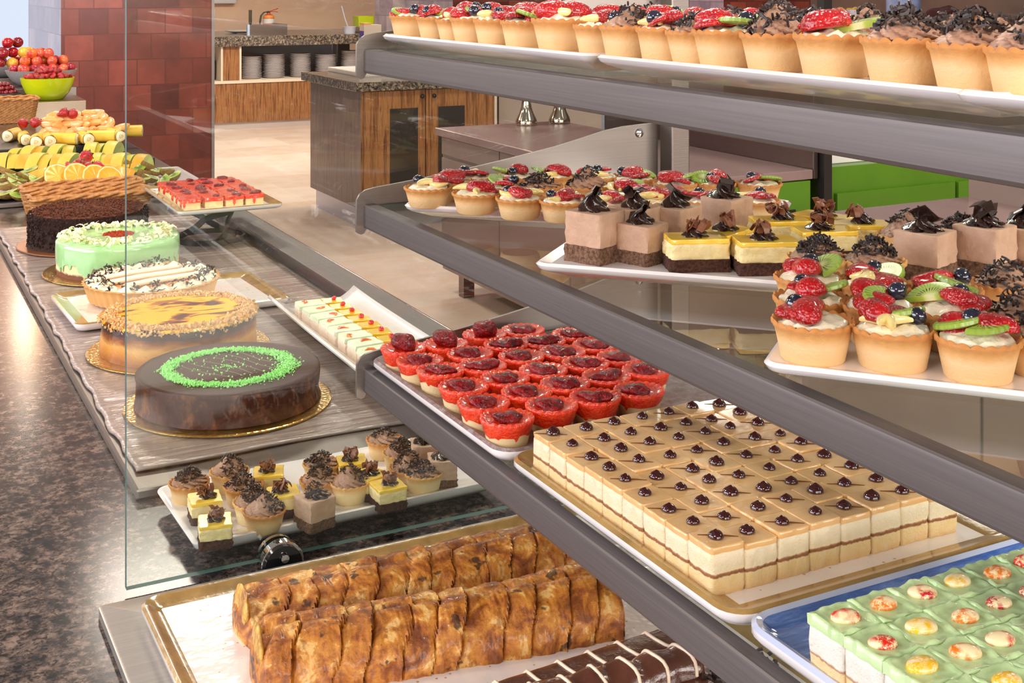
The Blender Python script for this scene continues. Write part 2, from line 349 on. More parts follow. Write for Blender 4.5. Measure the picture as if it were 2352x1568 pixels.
# ------------------------------------------------------------------ three tier shelf unit
ZS = [1.0985, 1.270, 1.432]
XR, YE0, YE1 = .470, .06, 1.245
NAMES = ['lowest', 'middle', 'top']
for i, z in enumerate(ZS):
    t = thing('display_shelf', f'{NAMES[i]} glass shelf with brushed steel front rail in the display case', 'shelf', (.65, .65, z - .026))
    L = t.location
    # front rail: folded C section
    g = G(); r = .003; sec = []
    zt, zb = z - L.z, z - .0255 - L.z
    out = [(0, zb + r), (0, zt - r), (r * .12, zt - r * .5), (r * .5, zt - r * .12), (r, zt), (.012, zt), (.012, zt - .0015), (r + .001, zt - .0015), (.0015, zt - r - .001), (.0015, zb + r + .001), (r + .001, zb + .0015), (.010, zb + .0015), (.010, zb), (r, zb), (r * .3, zb + r * .3)]
    ra = [(XR + x - L.x, YE0 - L.y, zz) for x, zz in out]; rb = [(x, YE1 - .004 - L.y, zz) for x, y, zz in ra]
    link('front_rail', g.rings([ra, rb]).mesh('front_rail', STEEL, 18), t)
    g = G().box(XR + .004 - L.x, .826 - L.x, YE0 + .004 - L.y, YE1 - .006 - L.y, zt - .0095, zt - .0016); g.m = [0, 0, 1, 1, 1, 1]
    link('glass_sheet', g.mesh('glass_sheet', [GLASS, GEDGE2 if i == 2 else GEDGE]), t)
    g = G().box(.815 - L.x, .835 - L.x, YE0 - L.y, YE1 - L.y, zb, zt - .0096); link('rear_rail', g.mesh('rear_rail', STEEL, 30), t)
    for yy in (YE1 - .004, YE0 - .0):
        # side bracket outline in x,z
        o2 = [(.462, z - .0285)]
        o2 += [(.4635 + .004 * (1 - math.cos(q)), z - .0285 - .003 * math.sin(q)) for q in (.6, 1.57, 2.5)] + [(.473, z - .026), (.473, z - .010), (.60, z - .013), (.838, z - .013), (.838, z + .066)]
        cv = [(.82, .0660), (.79, .0645), (.765, .061), (.735, .054), (.70, .0465), (.64, .0365), (.58, .0275), (.52, .0205), (.482, .0165), (.472, .0145), (.466, .011), (.4625, .005)]
        o2 += [(x, z + q) for x, q in cv]
        f0 = [(x - L.x, yy - L.y, zz - L.z) for x, zz in o2]; f1 = [(x, y + .0035, zz) for x, y, zz in f0]
        link('side_bracket', G().rings([f1, f0]).mesh('side_bracket', STEELX, 30), t)
    for yy in (YE1 - .004,):
        g = G().lathe([(.0001, .0035), (.0022, .0034), (.0048, .0022), (.0056, .0004), (.0056, 0)], 18)
        link('bolt', g.mesh('bolt', CHROME), t, (.812 - L.x, yy - .0002 - L.y, z + .056 - L.z), (PI / 2, 0, 0))
for yy in (YE1 - .02, YE0 + .02):
    p = thing('steel_post', 'square steel post at the ' + ('glass panel' if yy > 1 else 'near') + ' end carrying the shelves', 'post', (.851, yy, .90))
    link('tube', G().box(-.0125, .0125, -.0125, .0125, .004, .72).mesh('tube', STEELD, 30, .0015), p)
    link('foot_plate', G().box(-.022, .022, -.022, .022, 0, .004).mesh('foot_plate', STEELD, 30), p)
# ------------------------------------------------------------------ work table and green fronted appliances behind
BROWNST = M('brown_grey_steel', (140, 122, 114), (128, 110, 102), 3, rough=.4, metal=.15)
TOPST = M('pinkish_steel_top', (164, 140, 137), (152, 130, 127), 3, rough=.25, metal=.4)
def worktable(label, y0, y1, x0, x1):
    t = thing('work_table', label, 'work table', ((x0 + x1) / 2, (y0 + y1) / 2, 0))
    objb('table_top', x0 - .02, x1, y0, y1, .765, .80, TOPST, t, .004)
    objb('body', x0 + .01, x1 - .02, y0 + .025, y1 - .03, .12, .765, BROWNST, t)
    n = int((y1 - y0 - .06) / .6); w = (y1 - y0 - .06) / n
    for k in range(n):
        y = y1 - .03 - k * w
        objb('door', x0, x0 + .0095, y - w + .006, y - .006, .15, .66, BROWNST, t, .003)
        objb('drawer_front', x0, x0 + .0095, y - w + .006, y - .006, .675, .76, BROWNST, t, .003)
    for y in (y0 + .1, y1 - .15):
        for x in (x0 + .08, x1 - .1): objb('leg', x - .028, x + .028, y - .028, y + .028, 0, .12, STEELD, t)
    return t
TA = worktable('far stainless work table with a vented green end panel', 3.70, 5.63, 2.52, 3.2)
TB = worktable('near stainless work table whose body shows through the glass shelves', -.5, 3.0, 2.52, 3.24)
GREEN = M('lime_green_enamel', (88, 134, 30), (80, 124, 28), 3, rough=.3)
gp = objb('green_end_panel', 2.53, 3.19, 3.703, 3.724, .56, .76, GREEN, TA, .002)
for k in range(3):
    for q in (0, 1): o = link('vent_slot', G().box(-.032, .032, -.003, .003, 0, .012).mesh('vent_slot', BLACK, 30, .002), gp, (.14 + q * .085, -.0115, .085 - k * .024))
objb('backsplash', 3.202, 3.225, 3.70, 5.2, .765, 1.16, steel('dark_steel', (112, 104, 104), .3, (160, 1, 160)), TA, .003)
objb('backsplash', 3.242, 3.265, -.5, 2.99, .765, 1.02, BROWNST, TB, .003)
t = thing('green_cabinet', 'lime green cabinet standing right of the dark post behind the work tables', 'cabinet', (3.9, 4.1, 0))
objb('carcass', 3.30, 4.6, 3.72, 4.5, .02, .80, GREEN, t, .003)
for k in range(2): objb('door', 3.32 + k * .64, 3.32 + k * .64 + .62, 3.70, 3.7195, .06, .70, GREEN, t, .003)
objb('plinth', 3.33, 4.57, 3.76, 4.46, 0, .02, BLACK, t)
o = objb('post', 3.236, 3.275, 3.68, 3.72, 0, 1.5, BLACKM); tag(o, 'dark upright post between the two green panels', 'post')
o = objb('white_box', 3.32, 3.62, 3.78, 4.05, .8006, .87, WHITEP, None, .004); tag(o, 'low white box on top of the lime green cabinet', 'box')
for px, far in ((1209, 0), (1285, 0)):
    b = PX(px, 2.80); k = (px - CX) / FPX
    b = PY(px, 5.53); t = thing('chafing_foot', 'flared chrome stand ' + ('nearest the wooden cabinet' if px < 1250 else 'nearest the dark red pillar') + ' at the far end of the work table', 'stand', (b.x, b.y, .80))
    link('flared_base', G().lathe([(.052, 0), (.054, .004), (.054, .016), (.05, .03), (.036, .06), (.026, .09), (.022, .12), (.022, .15)], 28).mesh('flared_base', M('warm_chrome', (190, 176, 160), rough=.12, metal=1)), t)
    link('rim_cap', G().lathe([(.03, .15), (.085, .156), (.088, .166), (.0001, .17)], 28).mesh('rim_cap', M('warm_chrome', (190, 176, 160))), t)
c0 = PY(1143, 7.3); c1 = PY(1300, 7.3)
t = thing('steel_cupboard', 'plain grey steel cupboard beside the wooden island cabinet', 'cupboard', ((c0.x + c1.x) / 2, 7.6, 0))
objb('carcass', c0.x + .01, c1.x + .35, 7.3, 8.0, .1, .86, M('grey_enamel', (176, 158, 146), rough=.4), t)
objb('top', c0.x + .01, c1.x + .36, 7.28, 8.02, .86, .89, STEELD, t)
for x in (c0.x + .06, c1.x + .3):
    for y in (7.36, 7.94): objb('leg', x - .02, x + .02, y - .02, y + .02, 0, .1, STEELD, t)
c0 = PY(1392, 6.4)
boxq = objb('post', c0.x, c0.x + .05, 6.4, 6.45, 0, 2.4, M('blue_grey_post', (150, 156, 172), rough=.35)); tag(boxq, 'slim pale blue grey upright post beside the dark red pillar', 'post')
# ------------------------------------------------------------------ island cabinet
A0 = P(829, 531, 0); X0, Y0 = A0.x, A0.y; X1 = PY(1136, Y0).x; Y1 = PX(713, X0).y
t = thing('island_cabinet', 'free standing walnut island cabinet with granite top', 'cabinet', ((X0 + X1) / 2, (Y0 + Y1) / 2, 0))
g = G().box(X0, X1, Y0, Y1, .13, .85); g.m = [0, 0, 0, 0, 1, 0]
link('carcass', g.mesh('carcass', [WOOD, WOOD2]), t, -t.location)
objb('granite_top', X0 - .05, X1 + .05, Y0 - .05, Y1 + .05, .85, .905, GRAN2, t, .004)
objb('kick_plinth', X0 + .03, X1 - .02, Y0 + .03, Y1 - .03, 0, .13, M('silver_plinth', (196, 196, 214), rough=.25, metal=.6), t)
objb('end_trim', X1 - .005, X1 + .014, Y0 - .006, Y0 + .03, .02, .85, CREAMTRIM, t)
xs = [X0 + .01, PY(975, Y0).x, X1 - .01]
MESHB = M('black_mesh', (24, 20, 20), (46, 38, 34), 900, rough=.5)
for k in (0, 1):
    d = objb('door', xs[k] + .004, xs[k + 1] - .004, Y0 - .018, Y0 - .001, .15, .845, WOOD, t, .002)
    pa, pb = (PY(893, Y0).x, PY(957, Y0).x) if k == 0 else (PY(1004, Y0).x, PY(1064, Y0).x)
    m = objb('mesh_panel', pa, pb, Y0 - .021, Y0 - .0175, .22, .735, MESHB, None)
    m.parent = d; m.location = m.location - Vector(((xs[k] + xs[k + 1]) / 2, Y0 - .0095, .15))
    kx = PY(966 if k == 0 else 993, Y0).x
    kn = link('knob', G().blob(.014, .014, .014).mesh('knob', BLACK), d, (kx - (xs[k] + xs[k + 1]) / 2, -.022, .655))
# things on the island
z = .905
q = P(752, 157, z); q2 = P(842, 176, z)
t = thing('white_board', 'pale cutting board lying on the granite of the walnut island', 'board', (q2.x + .22, q2.y + .3, z))
link('slab', G().rr(.55, .62, .02, [(.002, 0), (0, .003), (0, .026), (.003, .029)], 4).mesh('slab', M('cream_board', (232, 220, 214), rough=.35)), t)
t = thing('food_carton', 'slim purple and cream carton standing on the walnut island', 'carton', (q2.x - .02 + .045, q2.y + .1, z + .03))
w0 = t.location
link('carton_side', G().box(-.02, .10, -.04, .04, 0, .30).mesh('carton_side', M('cream_card', (224, 200, 180), rough=.6)), t)
link('purple_panel', G().box(-.0215, -.0202, -.038, .04, .045, .26).mesh('purple_panel', M('purple_card', (84, 44, 140), rough=.5)), t)
link('orange_flap', G().box(-.02, .03, -.04, .04, .3004, .312).mesh('orange_flap', M('orange_card', (244, 176, 80), rough=.6)), t)
# ------------------------------------------------------------------ back counter with plates
YB = 12.85
zt = 1.0; bz = lambda px, py: ZY(px, py, YB)
t = thing('back_counter', 'walnut back counter with granite top and open plate niche', 'counter', (5.0, YB + .6, 0))
xl, xr = 2.75, 7.0
zt = bz(600, 82); zg = bz(600, 105); zk = bz(600, 278)
zn0, zn1 = bz(650, 181), zg - .02
n0, n1 = PY(554, YB).x, PY(840, YB).x
m0, m1 = PY(487, YB).x, PY(507, YB).x
objb('granite_top', xl, xr, YB - .04, YB + 1.5, zg, zt, GRAN2, t, .006)
objb('front_lower', xl, xr, YB, YB + .03, zk, zn0 - .01, WOOD, t)
objb('front_pillar', m1 + .02, n0 - .02, YB, YB + .03, zn0 - .01, zg, WOOD, t)
objb('front_right', n1 + .02, xr, YB, YB + .03, zn0 - .01, zg, WOOD, t)
objb('plinth', xl, xr, YB + .02, YB + .06, 0, zk, M('pale_plinth', (190, 176, 172), rough=.4), t)
objb('niche_shelf', m0 - .4, n1, YB - .01, YB + .5, zn0 - .03, zn0, CREAMTRIM, t)
objb('niche_back', m0 - .4, n1, YB + .5, YB + .53, zn0, zg, M('dark_niche', (96, 76, 64), rough=.6), t)
for x in (n0 - .02, m1): objb('niche_side', x, x + .02, YB - .01, YB + .5, zn0, zg, CREAMTRIM, t)
plm = G().lathe([(.085, 0), (.09, .003), (.128, .015), (.130, .018), (.126, .0185), (.085, .008), (.0001, .007)], 32).mesh('stacked_plate', M('grey_white_china', (226, 220, 222), rough=.2, coat=.3))
STK = [(577, 128), (629, 124), (690, 122), (748, 122), (806, 116)]
SN = ['leftmost stack', 'second stack from the red pillar', 'middle stack', 'fourth stack from the red pillar', 'stack nearest the purple carton']
for k, (px, py) in enumerate(STK):
    c = PY(px, YB + .22); ztop = ZY(px, py, YB + .22); n = int((ztop - zn0) / .0165)
    for i in range(n):
        o = link('stacked_plate', plm, None, (c.x + R.uniform(-.003, .003), c.y, zn0 + .0005 + i * .0165), R.random() * 6, (.86 + .03 * (k % 2), ) * 2 + (.98,))
        tag(o, f'white plate {"at the bottom" if i == 0 else ORD[i + 1] + " from the bottom"} of the {SN[k]}', 'plate', 'white plates stacked in the back counter niche')
g = thing('dark_vase', 'dark round container in the small niche beside the red pillar', 'container', (PY(480, YB + .25).x, YB + .25, zn0 + .0005))
link('body', G().lathe([(.06, 0), (.09, .03), (.1, .14), (.08, .2), (.0001, .2)], 20).mesh('body', M('dark_brown_pot', (60, 40, 36), rough=.4)), g)
# things on the back counter
def ont(px, Y): return PY(px, Y, zt)
Yk = YB + .15
a, b = ont(570, Yk), ont(660, Yk)
t = thing('steel_tray_box', 'grey steel box with a pale blue edge on the back counter', 'box', ((a.x + b.x) / 2, Yk + .2, zt)); hh = ZY(615, 56, Yk) - zt
objb('front_plate', a.x + .015, b.x, Yk, Yk + .015, zt, zt + hh, steel('grey_box_steel', (150, 134, 126), .4), t)
objb('end_plate', b.x - .015, b.x, Yk + .0151, Yk + .5, zt, zt + hh, STEELD, t)
objb('blue_edge', a.x - .01, a.x + .014, Yk - .01, Yk + .03, zt, zt + hh, M('pale_blue_plastic', (190, 206, 236), rough=.4), t)
objb('base_plate', a.x + .0155, b.x - .0155, Yk + .0155, Yk + .5, zt, zt + .01, STEELD, t)
c = ont(575, Yk + .2); t = thing('knife', 'black handled knife upright behind the grey steel box', 'knife', (c.x, c.y, zt + .0105))
link('handle', G().box(-.016, .016, -.012, .012, hh + .0, hh + .14).mesh('handle', BLACK, 30, .004), t); link('blade', G().box(-.014, .014, -.002, .002, 0, hh).mesh('blade', CHROME), t)
c = ont(617, YB + 1.3); t = thing('fire_extinguisher', 'small red fire extinguisher with black hose on the back counter', 'fire extinguisher', (c.x, c.y, zt)); t.scale = (.85, .85, .52)
REDP = M('red_paint', (206, 44, 28), rough=.3)
link('cylinder', G().lathe([(.07, 0), (.075, .01), (.075, .30), (.06, .35), (.025, .375), (.022, .40), (.0001, .40)], 24).mesh('cylinder', REDP), t)
link('white_label', G().lathe([(.0765, .17), (.0765, .27)], 24, cap0=False, cap1=False).mesh('white_label', WHITEP), t)
link('yellow_label', G().lathe([(.0768, .285), (.0768, .305), (.066, .345)], 24, cap0=False, cap1=False).mesh('yellow_label', M('orange_label', (250, 150, 40), rough=.5)), t)
link('lever', G().tube([(-.02, 0, .41), (.05, 0, .45), (.13, 0, .49)], .009, 6).tube([(.02, 0, .42), (.06, 0, .425), (.13, 0, .415)], .008, 6).mesh('lever', REDP), t)
link('valve', G().blob(.028, .028, .03).mesh('valve', BLACK), t, (-.005, 0, .41))
link('hose', G().tube([(-.02, -.01, .42), (-.07, -.02, .41), (-.11, -.02, .34), (-.125, -.02, .2), (-.125, -.02, .05)], .014, 8).mesh('hose', BLACK), t)
c = ont(560, YB + .8); t = thing('white_dish', 'flat white dish behind the grey steel box', 'dish', (c.x, c.y, zt)); link('dish', G().lathe([(.12, 0), (.2, .02), (.205, .028), (.19, .025), (.1, .008), (.0001, .007)], 24).mesh('dish', WHITE), t)
a, b = ont(824, YB + .45), ont(860, YB + .45)
t = thing('lime_box', 'lime green open box on the back counter', 'box', ((a.x + b.x) / 2, YB + .55, zt + .055)); w_ = b.x - a.x
LIME = M('lime_plastic', (196, 214, 22), rough=.35)
link('tub', G().rr(w_ * 1.05, .2, .02, [(.012, 0), (0, .12), (.004, .12), (.012, .02)], 3).mesh('tub', LIME), t)
a = ont(862, YB + .5)
t = thing('food_tray', 'grey tray of small yellow pastries on the back counter', 'tray', (a.x, a.y, zt))
link('tray', G().rr(.52, .62, .02, [(.01, 0), (0, .005), (0, .05), (.006, .052), (.012, .0515)], 3).mesh('tray', M('grey_tray', (130, 108, 100), rough=.4)), t)
pas = G().blob(.03, .024, .014, .1, 40, 2).mesh('small_pastry', M('yellow_pastry', (240, 206, 130), (222, 176, 96), 60, rough=.5))
q = 0
for j in range(3):
    for i in range(7):
        q += 1
        o = link('small_pastry', pas, None, (a.x - .21 + i * .07, a.y - .26 + j * .075, zt + .0635), R.random() * 3)
        tag(o, 'tiny pale yellow pastry on the grey tray beside the lime box', 'pastry', 'small yellow pastries on the grey back tray')
c = ont(803, YB + .12); t = thing('white_scoop', 'translucent white scoop leaning in a clear tub on the back counter', 'scoop', (c.x, c.y, zt)); PALE = M('frosted_plastic', (214, 214, 236), rough=.35)
link('tub', G().lathe([(.06, 0), (.075, .07), (.08, .075), (.07, .07), (.055, .01), (.0001, .01)], 20).mesh('tub', PALE), t)
link('handle', G().tube([(.0, .0, .02), (-.05, .01, .16), (-.085, .02, .30)], .014, 8, flat=.5).mesh('handle', PALE), t)
c = ont(884, YB + .4); t = thing('price_card', 'small white card on a thin stem in the grey pastry tray', 'card holder', (c.x, c.y, zt + .052))
link('card', G().box(-.03, .03, -.002, .002, .15, .26).mesh('card', WHITEP), t); link('stem', G().tube([(0, 0, .0), (0, 0, .15)], .004, 6).mesh('stem', BLACK), t); link('base', G().blob(.022, .022, .025).mesh('base', M('dark_red', (110, 24, 30))), t, (0, 0, .02))
a = PY(512, 15.1); zz = ZY(512, 8, 15.1)
t = thing('towel_dispenser', 'white paper towel dispenser on the beige back wall', 'dispenser', (a.x, 15.19, zz)); link('casing', G().rr(.34, .13, .03, [(.01, 0), (0, .015), (0, .34), (.01, .36)], 4).mesh('casing', WHITEP), t, (0, -.056, 0))
a = PY(489, 15.1); zz = ZY(489, 40, 15.1)
t = thing('wall_socket', 'white wall socket with black plug by the red pillar', 'socket', (a.x, 15.19, zz)); link('plate', G().box(-.045, .045, -.02, 0, 0, .1).mesh('plate', WHITEP, 30, .004), t); link('plug', G().blob(.022, .02, .022).tube([(0, -.01, 0), (0, -.03, -.05), (-.03, -.02, -.12)], .008, 6).mesh('plug', BLACK), t, (0, -.03, .055))
# ------------------------------------------------------------------ far buffet at upper right
YF = 6.9
zf = ZY(1930, 47, YF)
a = PY(1860, YF)
t = thing('far_buffet', 'steel topped far buffet counter carrying the bowls of salad', 'counter', (a.x + 1.2, YF + .3, 0))
objb('counter_top', a.x - .1, 9.1, YF - .12, YF + 1.2, zf - .05, zf, M('olive_grey_top', (150, 136, 120), (128, 112, 98), 3, rough=.25), t, .005)
objb('steel_edge', a.x - .1, 9.1, YF - .14, YF - .121, zf - .055, zf + .004, STEEL, t)
objb('body', a.x, 9.0, YF - .05, YF + 1.1, 0, zf - .05, M('dark_brown_panel', (96, 78, 70), (80, 64, 58), 4, rough=.4), t)
objb('lower_rail', a.x - .1, 9.1, YF - .2, YF - .141, zf - .17, zf - .14, STEEL, t)
bowl = lambda r, h: G().lathe([(r * .55, 0), (r * .62, .004), (r * .9, h * .6), (r, h), (r * .96, h), (r * .84, h * .6), (r * .5, .01), (.0001, .009)], 28)
BW = M('lilac_white_bowl', (226, 216, 226), rough=.2)
for px, c_, what in ((1888, (206, 214, 70), 'yellow'), (1925, (210, 120, 60), 'orange'), (1960, (190, 120, 70), 'brown')):
    b = PY(px, YF + .05); t = thing('salad_bowl', f'white bowl of {what} salad on the far buffet counter', 'bowl', (b.x, b.y, zf))
    link('bowl', bowl(.062, .075).mesh('bowl', BW), t)
    s_ = link('salad', G().blob(.052, .052, .028, .5, 60, 3).mesh('salad', M('salad_' + what, c_, (236, 206, 60), 60, rough=.4)), t, (0, 0, .062)); s_['kind'] = 'stuff'
b = PY(2080, YF + .1); t = thing('white_tub', 'rectangular white dish on the far buffet counter', 'dish', (b.x, b.y, zf)); link('dish', G().rr(.19, .15, .02, [(.015, 0), (0, .048), (.004, .05), (.012, .012)], 4).mesh('dish', WHITE), t)
b = PY(2126, YF - .03); t = thing('white_saucer', 'small flat white saucer beside the rectangular white dish', 'saucer', (b.x, b.y, zf)); link('saucer', G().lathe([(.03, 0), (.048, .006), (.046, .008), (.02, .003), (.0001, .003)], 20).mesh('saucer', WHITE), t)
for px, w_, c_, lab in ((2170, .16, (92, 34, 36), 'dark red'), (2240, .13, (64, 22, 28), 'deep maroon')):
    b = PY(px, YF + .35); t = thing('covered_bowl', f'{lab} heap of fruit at the back of the far buffet', 'bowl', (b.x, b.y, zf)); link('heap', G().blob(w_, w_ * .7, .085, .3, 20, 3, fn=lambda c: (c.x, c.y, max(c.z, 0))).mesh('heap', M('heap_' + lab, c_, tuple(int(q * .6) for q in c_), 60, rough=.3)), t, (0, 0, .0))
b = PY(2075, YF + .9)
t = thing('glass_dispenser', 'bluish glass drink dispenser at the back of the far buffet', 'dispenser', (b.x, b.y, zf)); link('tank', G().lathe([(.12, 0), (.14, .02), (.14, .5), (.12, .52), (.0001, .52)], 28).mesh('tank', M('blue_glass', (120, 140, 196), (190, 206, 246), 4, rough=.1)), t)
b = PY(1990, YF + .12); t = thing('steel_ladle', 'grey steel serving bowl beside the salad bowls', 'bowl', (b.x, b.y, zf)); link('bowl', bowl(.06, .06).mesh('bowl', M('grey_bowl', (110, 100, 98), rough=.3)), t)
# ================================================================== pastry pieces (shared meshes)
TR, TZ = .0225, .0215   # tartlet radius and height
CRUST = zlayers('baked_tart_crust', [(.0, (226, 186, 130)), (.5, (232, 197, 146)), (.74, (220, 166, 102)), (1., (196, 128, 62))], TZ, 160, .07, .62, .0005, 420)
CRUSTP = zlayers('pale_tart_crust', [(.0, (238, 212, 160)), (.6, (240, 214, 164)), (.85, (232, 186, 120)), (1., (218, 160, 90))], TZ, 160, .06, .62, .0004, 420)
def shell_mesh(name, n=96, sc=20, mat=CRUST, wob=.02, seed=0, depth=.006, am=1.):
    def fn(a, r, z, j):
        w = 1 + wob * noise.noise((math.cos(a) * 1.5 + seed, math.sin(a) * 1.5, z * 30))
        s = abs(math.sin(a * sc / 2)) ** .7
        if j in (4, 5, 6): r *= 1 + .055 * am * (s - .5) ; z += .0020 * am * (s - .4) * (j > 4)
        if j in (7,): z += .0006 * (s - .5)
        return r * w, z
    prof = [(TR * .74, 0), (TR * .785, .0012), (TR * .90, TZ * .62), (TR * .95, TZ * .84), (TR * .995, TZ * .90), (TR * 1.005, TZ * .965), (TR * .965, TZ), (TR * .90, TZ * .965), (TR * .84, TZ - depth)]
    return G().lathe(prof, n, fn, cap1=False).mesh(name, mat, 60)
SHELLS = [shell_mesh('shell', seed=k * 3.3, wob=.035) for k in range(4)]
SHELLR = [shell_mesh('shell', seed=k * 1.7 + 4, mat=CRUSTP, wob=.02, am=.1) for k in range(2)]
SHELLP = [shell_mesh('shell', seed=k * 2.1 + 9, mat=CRUSTP, wob=.03) for k in range(3)]
CREAM = M('pastry_cream', (255, 244, 220), (250, 232, 196), 90, rough=.28, coat=.4, bump=.0012, bsc=140, sss=.15)
def dome(name, mat, top, amp=.0016, r=TR * .87, fr=160, seed=0, n=28):
    rs = [(r * math.cos(q * PI / 2 / 6), TZ * .90 + (top) * math.sin(q * PI / 2 / 6)) for q in range(6)]
    def fn(a, rr, z, j): return rr, z + amp * noise.noise((rr * math.cos(a) * fr + seed, rr * math.sin(a) * fr, seed))
    return G().lathe(rs + [(.0002, TZ * .90 + top)], n, fn, cap0=False).mesh(name, mat, 80)
CREAMS = [dome('cream', CREAM, .0045, .004, seed=k) for k in range(3)]
# fruit
SB = NT('strawberry_flesh'); v = SB.vec((1, 1, 1), True); d = SB.voro(v, 620); sd = SB.math('LESS_THAN', d, .12)
SB.col(SB.mix(sd, SB.ramp(SB.noise(v, 70, 4), [(.3, (136, 4, 16)), (.6, (186, 12, 22)), (.8, (214, 40, 34))]), (204, 96, 54))); SB.set(Roughness=.25); SB.b.inputs['Coat Weight'].default_value = .5; SB.b.inputs['Coat Roughness'].default_value = .03
SB.bump(d, .0009); SB = SB.m
def straw(rx, ry, rz, seed): return G().blob(rx, ry, rz, .22, 90, 3, seed, fn=lambda c: (c.x, c.y * (1 - .35 * c.x / rx), max(c.z * (1 - .25 * c.x / rx), -.3 * rz))).mesh('strawberry', SB, 80)
STRAWS = [straw(.0115, .0085, .0072, k) for k in range(4)] + [straw(.0115, .0075, .0035, 7)]
KIWI = radial('kiwi_flesh', [(.0, (236, 236, 190)), (.2, (224, 228, 160)), (.34, (180, 196, 84)), (.7, (152, 180, 62)), (1., (140, 166, 62))], .0125, .05, 22, .35, .25, seeds=26)
g = G(); n = 16
for rad_, z_ in ((0, 0),): pass
arc = [(.0125 * math.cos(PI * i / n), .0125 * math.sin(PI * i / n)) for i in range(n + 1)]
KIWIM = [G().rings([[(x * q, y * q, z) for x, y in arc] for q, z in ((.93, -.0014), (1, -.0008), (1, .0008), (.93, .0015))]).mesh('kiwi_slice', KIWI, 50)]
g = G().rings([[(.0115 * q * math.cos(2 * PI * i / 24), .0105 * q * math.sin(2 * PI * i / 24), z) for i in range(24)] for q, z in ((.9, -.0014), (1, -.0008), (1, .0008), (.9, .0015))])
KIWIM.append(g.mesh('kiwi_slice', KIWI, 50))
BLUE = M('blueberry_skin', (20, 20, 34), (34, 36, 58), 160, rough=.16, coat=1)
BLUEM = G().lathe([(.0001, -.0042), (.0024, -.0038), (.0045, -.0016), (.005, .0004), (.0043, .0026), (.0026, .0040), (.0017, .0044), (.0013, .0036), (.0001, .0033)], 20).mesh('blueberry', BLUE, 70)
PEACH = M('apple_flesh', (244, 226, 162), (232, 204, 120), 80, rough=.2, coat=.9, bump=.0003)
g = G(); rs = []
for i in range(11):
    a = -1.1 + 2.2 * i / 10; q = math.cos(a * 1.3) * .0028 + .0008
    rs.append([(math.sin(a) * .011, math.cos(a) * .011 - .008 + q * math.cos(b), q * .9 * math.sin(b)) for b in [2 * PI * k / 8 for k in range(8)]])
APPLEM = g.rings(rs).mesh('fruit_wedge', PEACH, 70)
RASP = G().blob(.006, .006, .006, .5, 420, 3).mesh('raspberry', SB, 80)
GZ = M('clear_glaze', (250, 220, 170), rough=.05)
TOPZ = TZ * .9 + .0035
def put(root, code, x, y, a, h=0, tilt=.25):
    """one topping on a tartlet, x and y in tart radii"""
    X, Y = x * TR, y * TR; rr_ = math.hypot(x, y); z = TOPZ + .0022 * (1 - rr_ * rr_) + h
    if code == 'S': me = R.choice(STRAWS[:4]); z += .0022; rot = (R.uniform(-.2, .2), R.uniform(-.3, .1), a)
    elif code == 'T': me = STRAWS[4]; z += .0018; rot = (R.uniform(-.2, .5), R.uniform(-.2, .2), a)
    elif code == 'K': me = R.choice(KIWIM); z += .0018; rot = (R.uniform(.1, .45), R.uniform(-.25, .25), a)
    elif code == 'B': me = BLUEM; z += .0036; rot = (R.uniform(-.7, .7), R.uniform(-.7, .7), a)
    elif code == 'A': me = APPLEM; z += .0022; rot = (R.uniform(-.3, .3), 0, a)
    else: me = RASP; z += .004; rot = (0, 0, a)
    o = link({'S': 'strawberry', 'T': 'strawberry_slice', 'K': 'kiwi_slice', 'B': 'blueberry', 'A': 'fruit_wedge', 'R': 'raspberry'}[code], me, root, (X, Y, z), rot, R.uniform(1.0, 1.25)); return o
PAT = ['S-.25,.3 K.3,-.25 B.35,.45 A-.3,-.35', 'S.3,.2 B-.45,.1 K-.1,-.4 A.1,.5', 'K.3,.3 S-.3,-.1 B.45,-.3 B-.1,.5', 'S.0,.35 A-.4,.0 B.4,.2 K.2,-.35', 'T-.1,-.3 B-.4,.3 K.35,.1 A.1,.5', 'S.35,-.05 B-.3,-.35 K-.25,.35 T.2,.5', 'K-.35,.2 S.25,.25 B.1,-.45', 'S-.3,.05 S.3,.3 B.15,-.4 K.1,.0']
def fruit_tart(x, y, z, label, group, pat=None, sc=1, zs=1, shell=None):
    t = thing('fruit_tartlet', label, 'fruit tart', (x, y, z), -TH, group, (sc, sc, sc * zs))
    link('shell', shell or R.choice(SHELLS), t, (0, 0, 0), R.random() * 6); link('cream', R.choice(CREAMS), t, (0, 0, 0), R.random() * 6)
    for w in (pat or R.choice(PAT)).split():
        c = w[0]; xx, yy = w[1:].split(','); put(t, c, float(xx) + R.uniform(-.06, .06), float(yy) + R.uniform(-.06, .06), R.random() * 6.28)
    have = [w[0] for w in (pat or 'S').split()]
    for c in [q for q in have if q in 'STA'][:2]: a = R.random() * 6.28; put(t, 'T' if c == 'S' else c, .45 * math.cos(a), .45 * math.sin(a), R.random() * 6.28, -.0012)
    return t
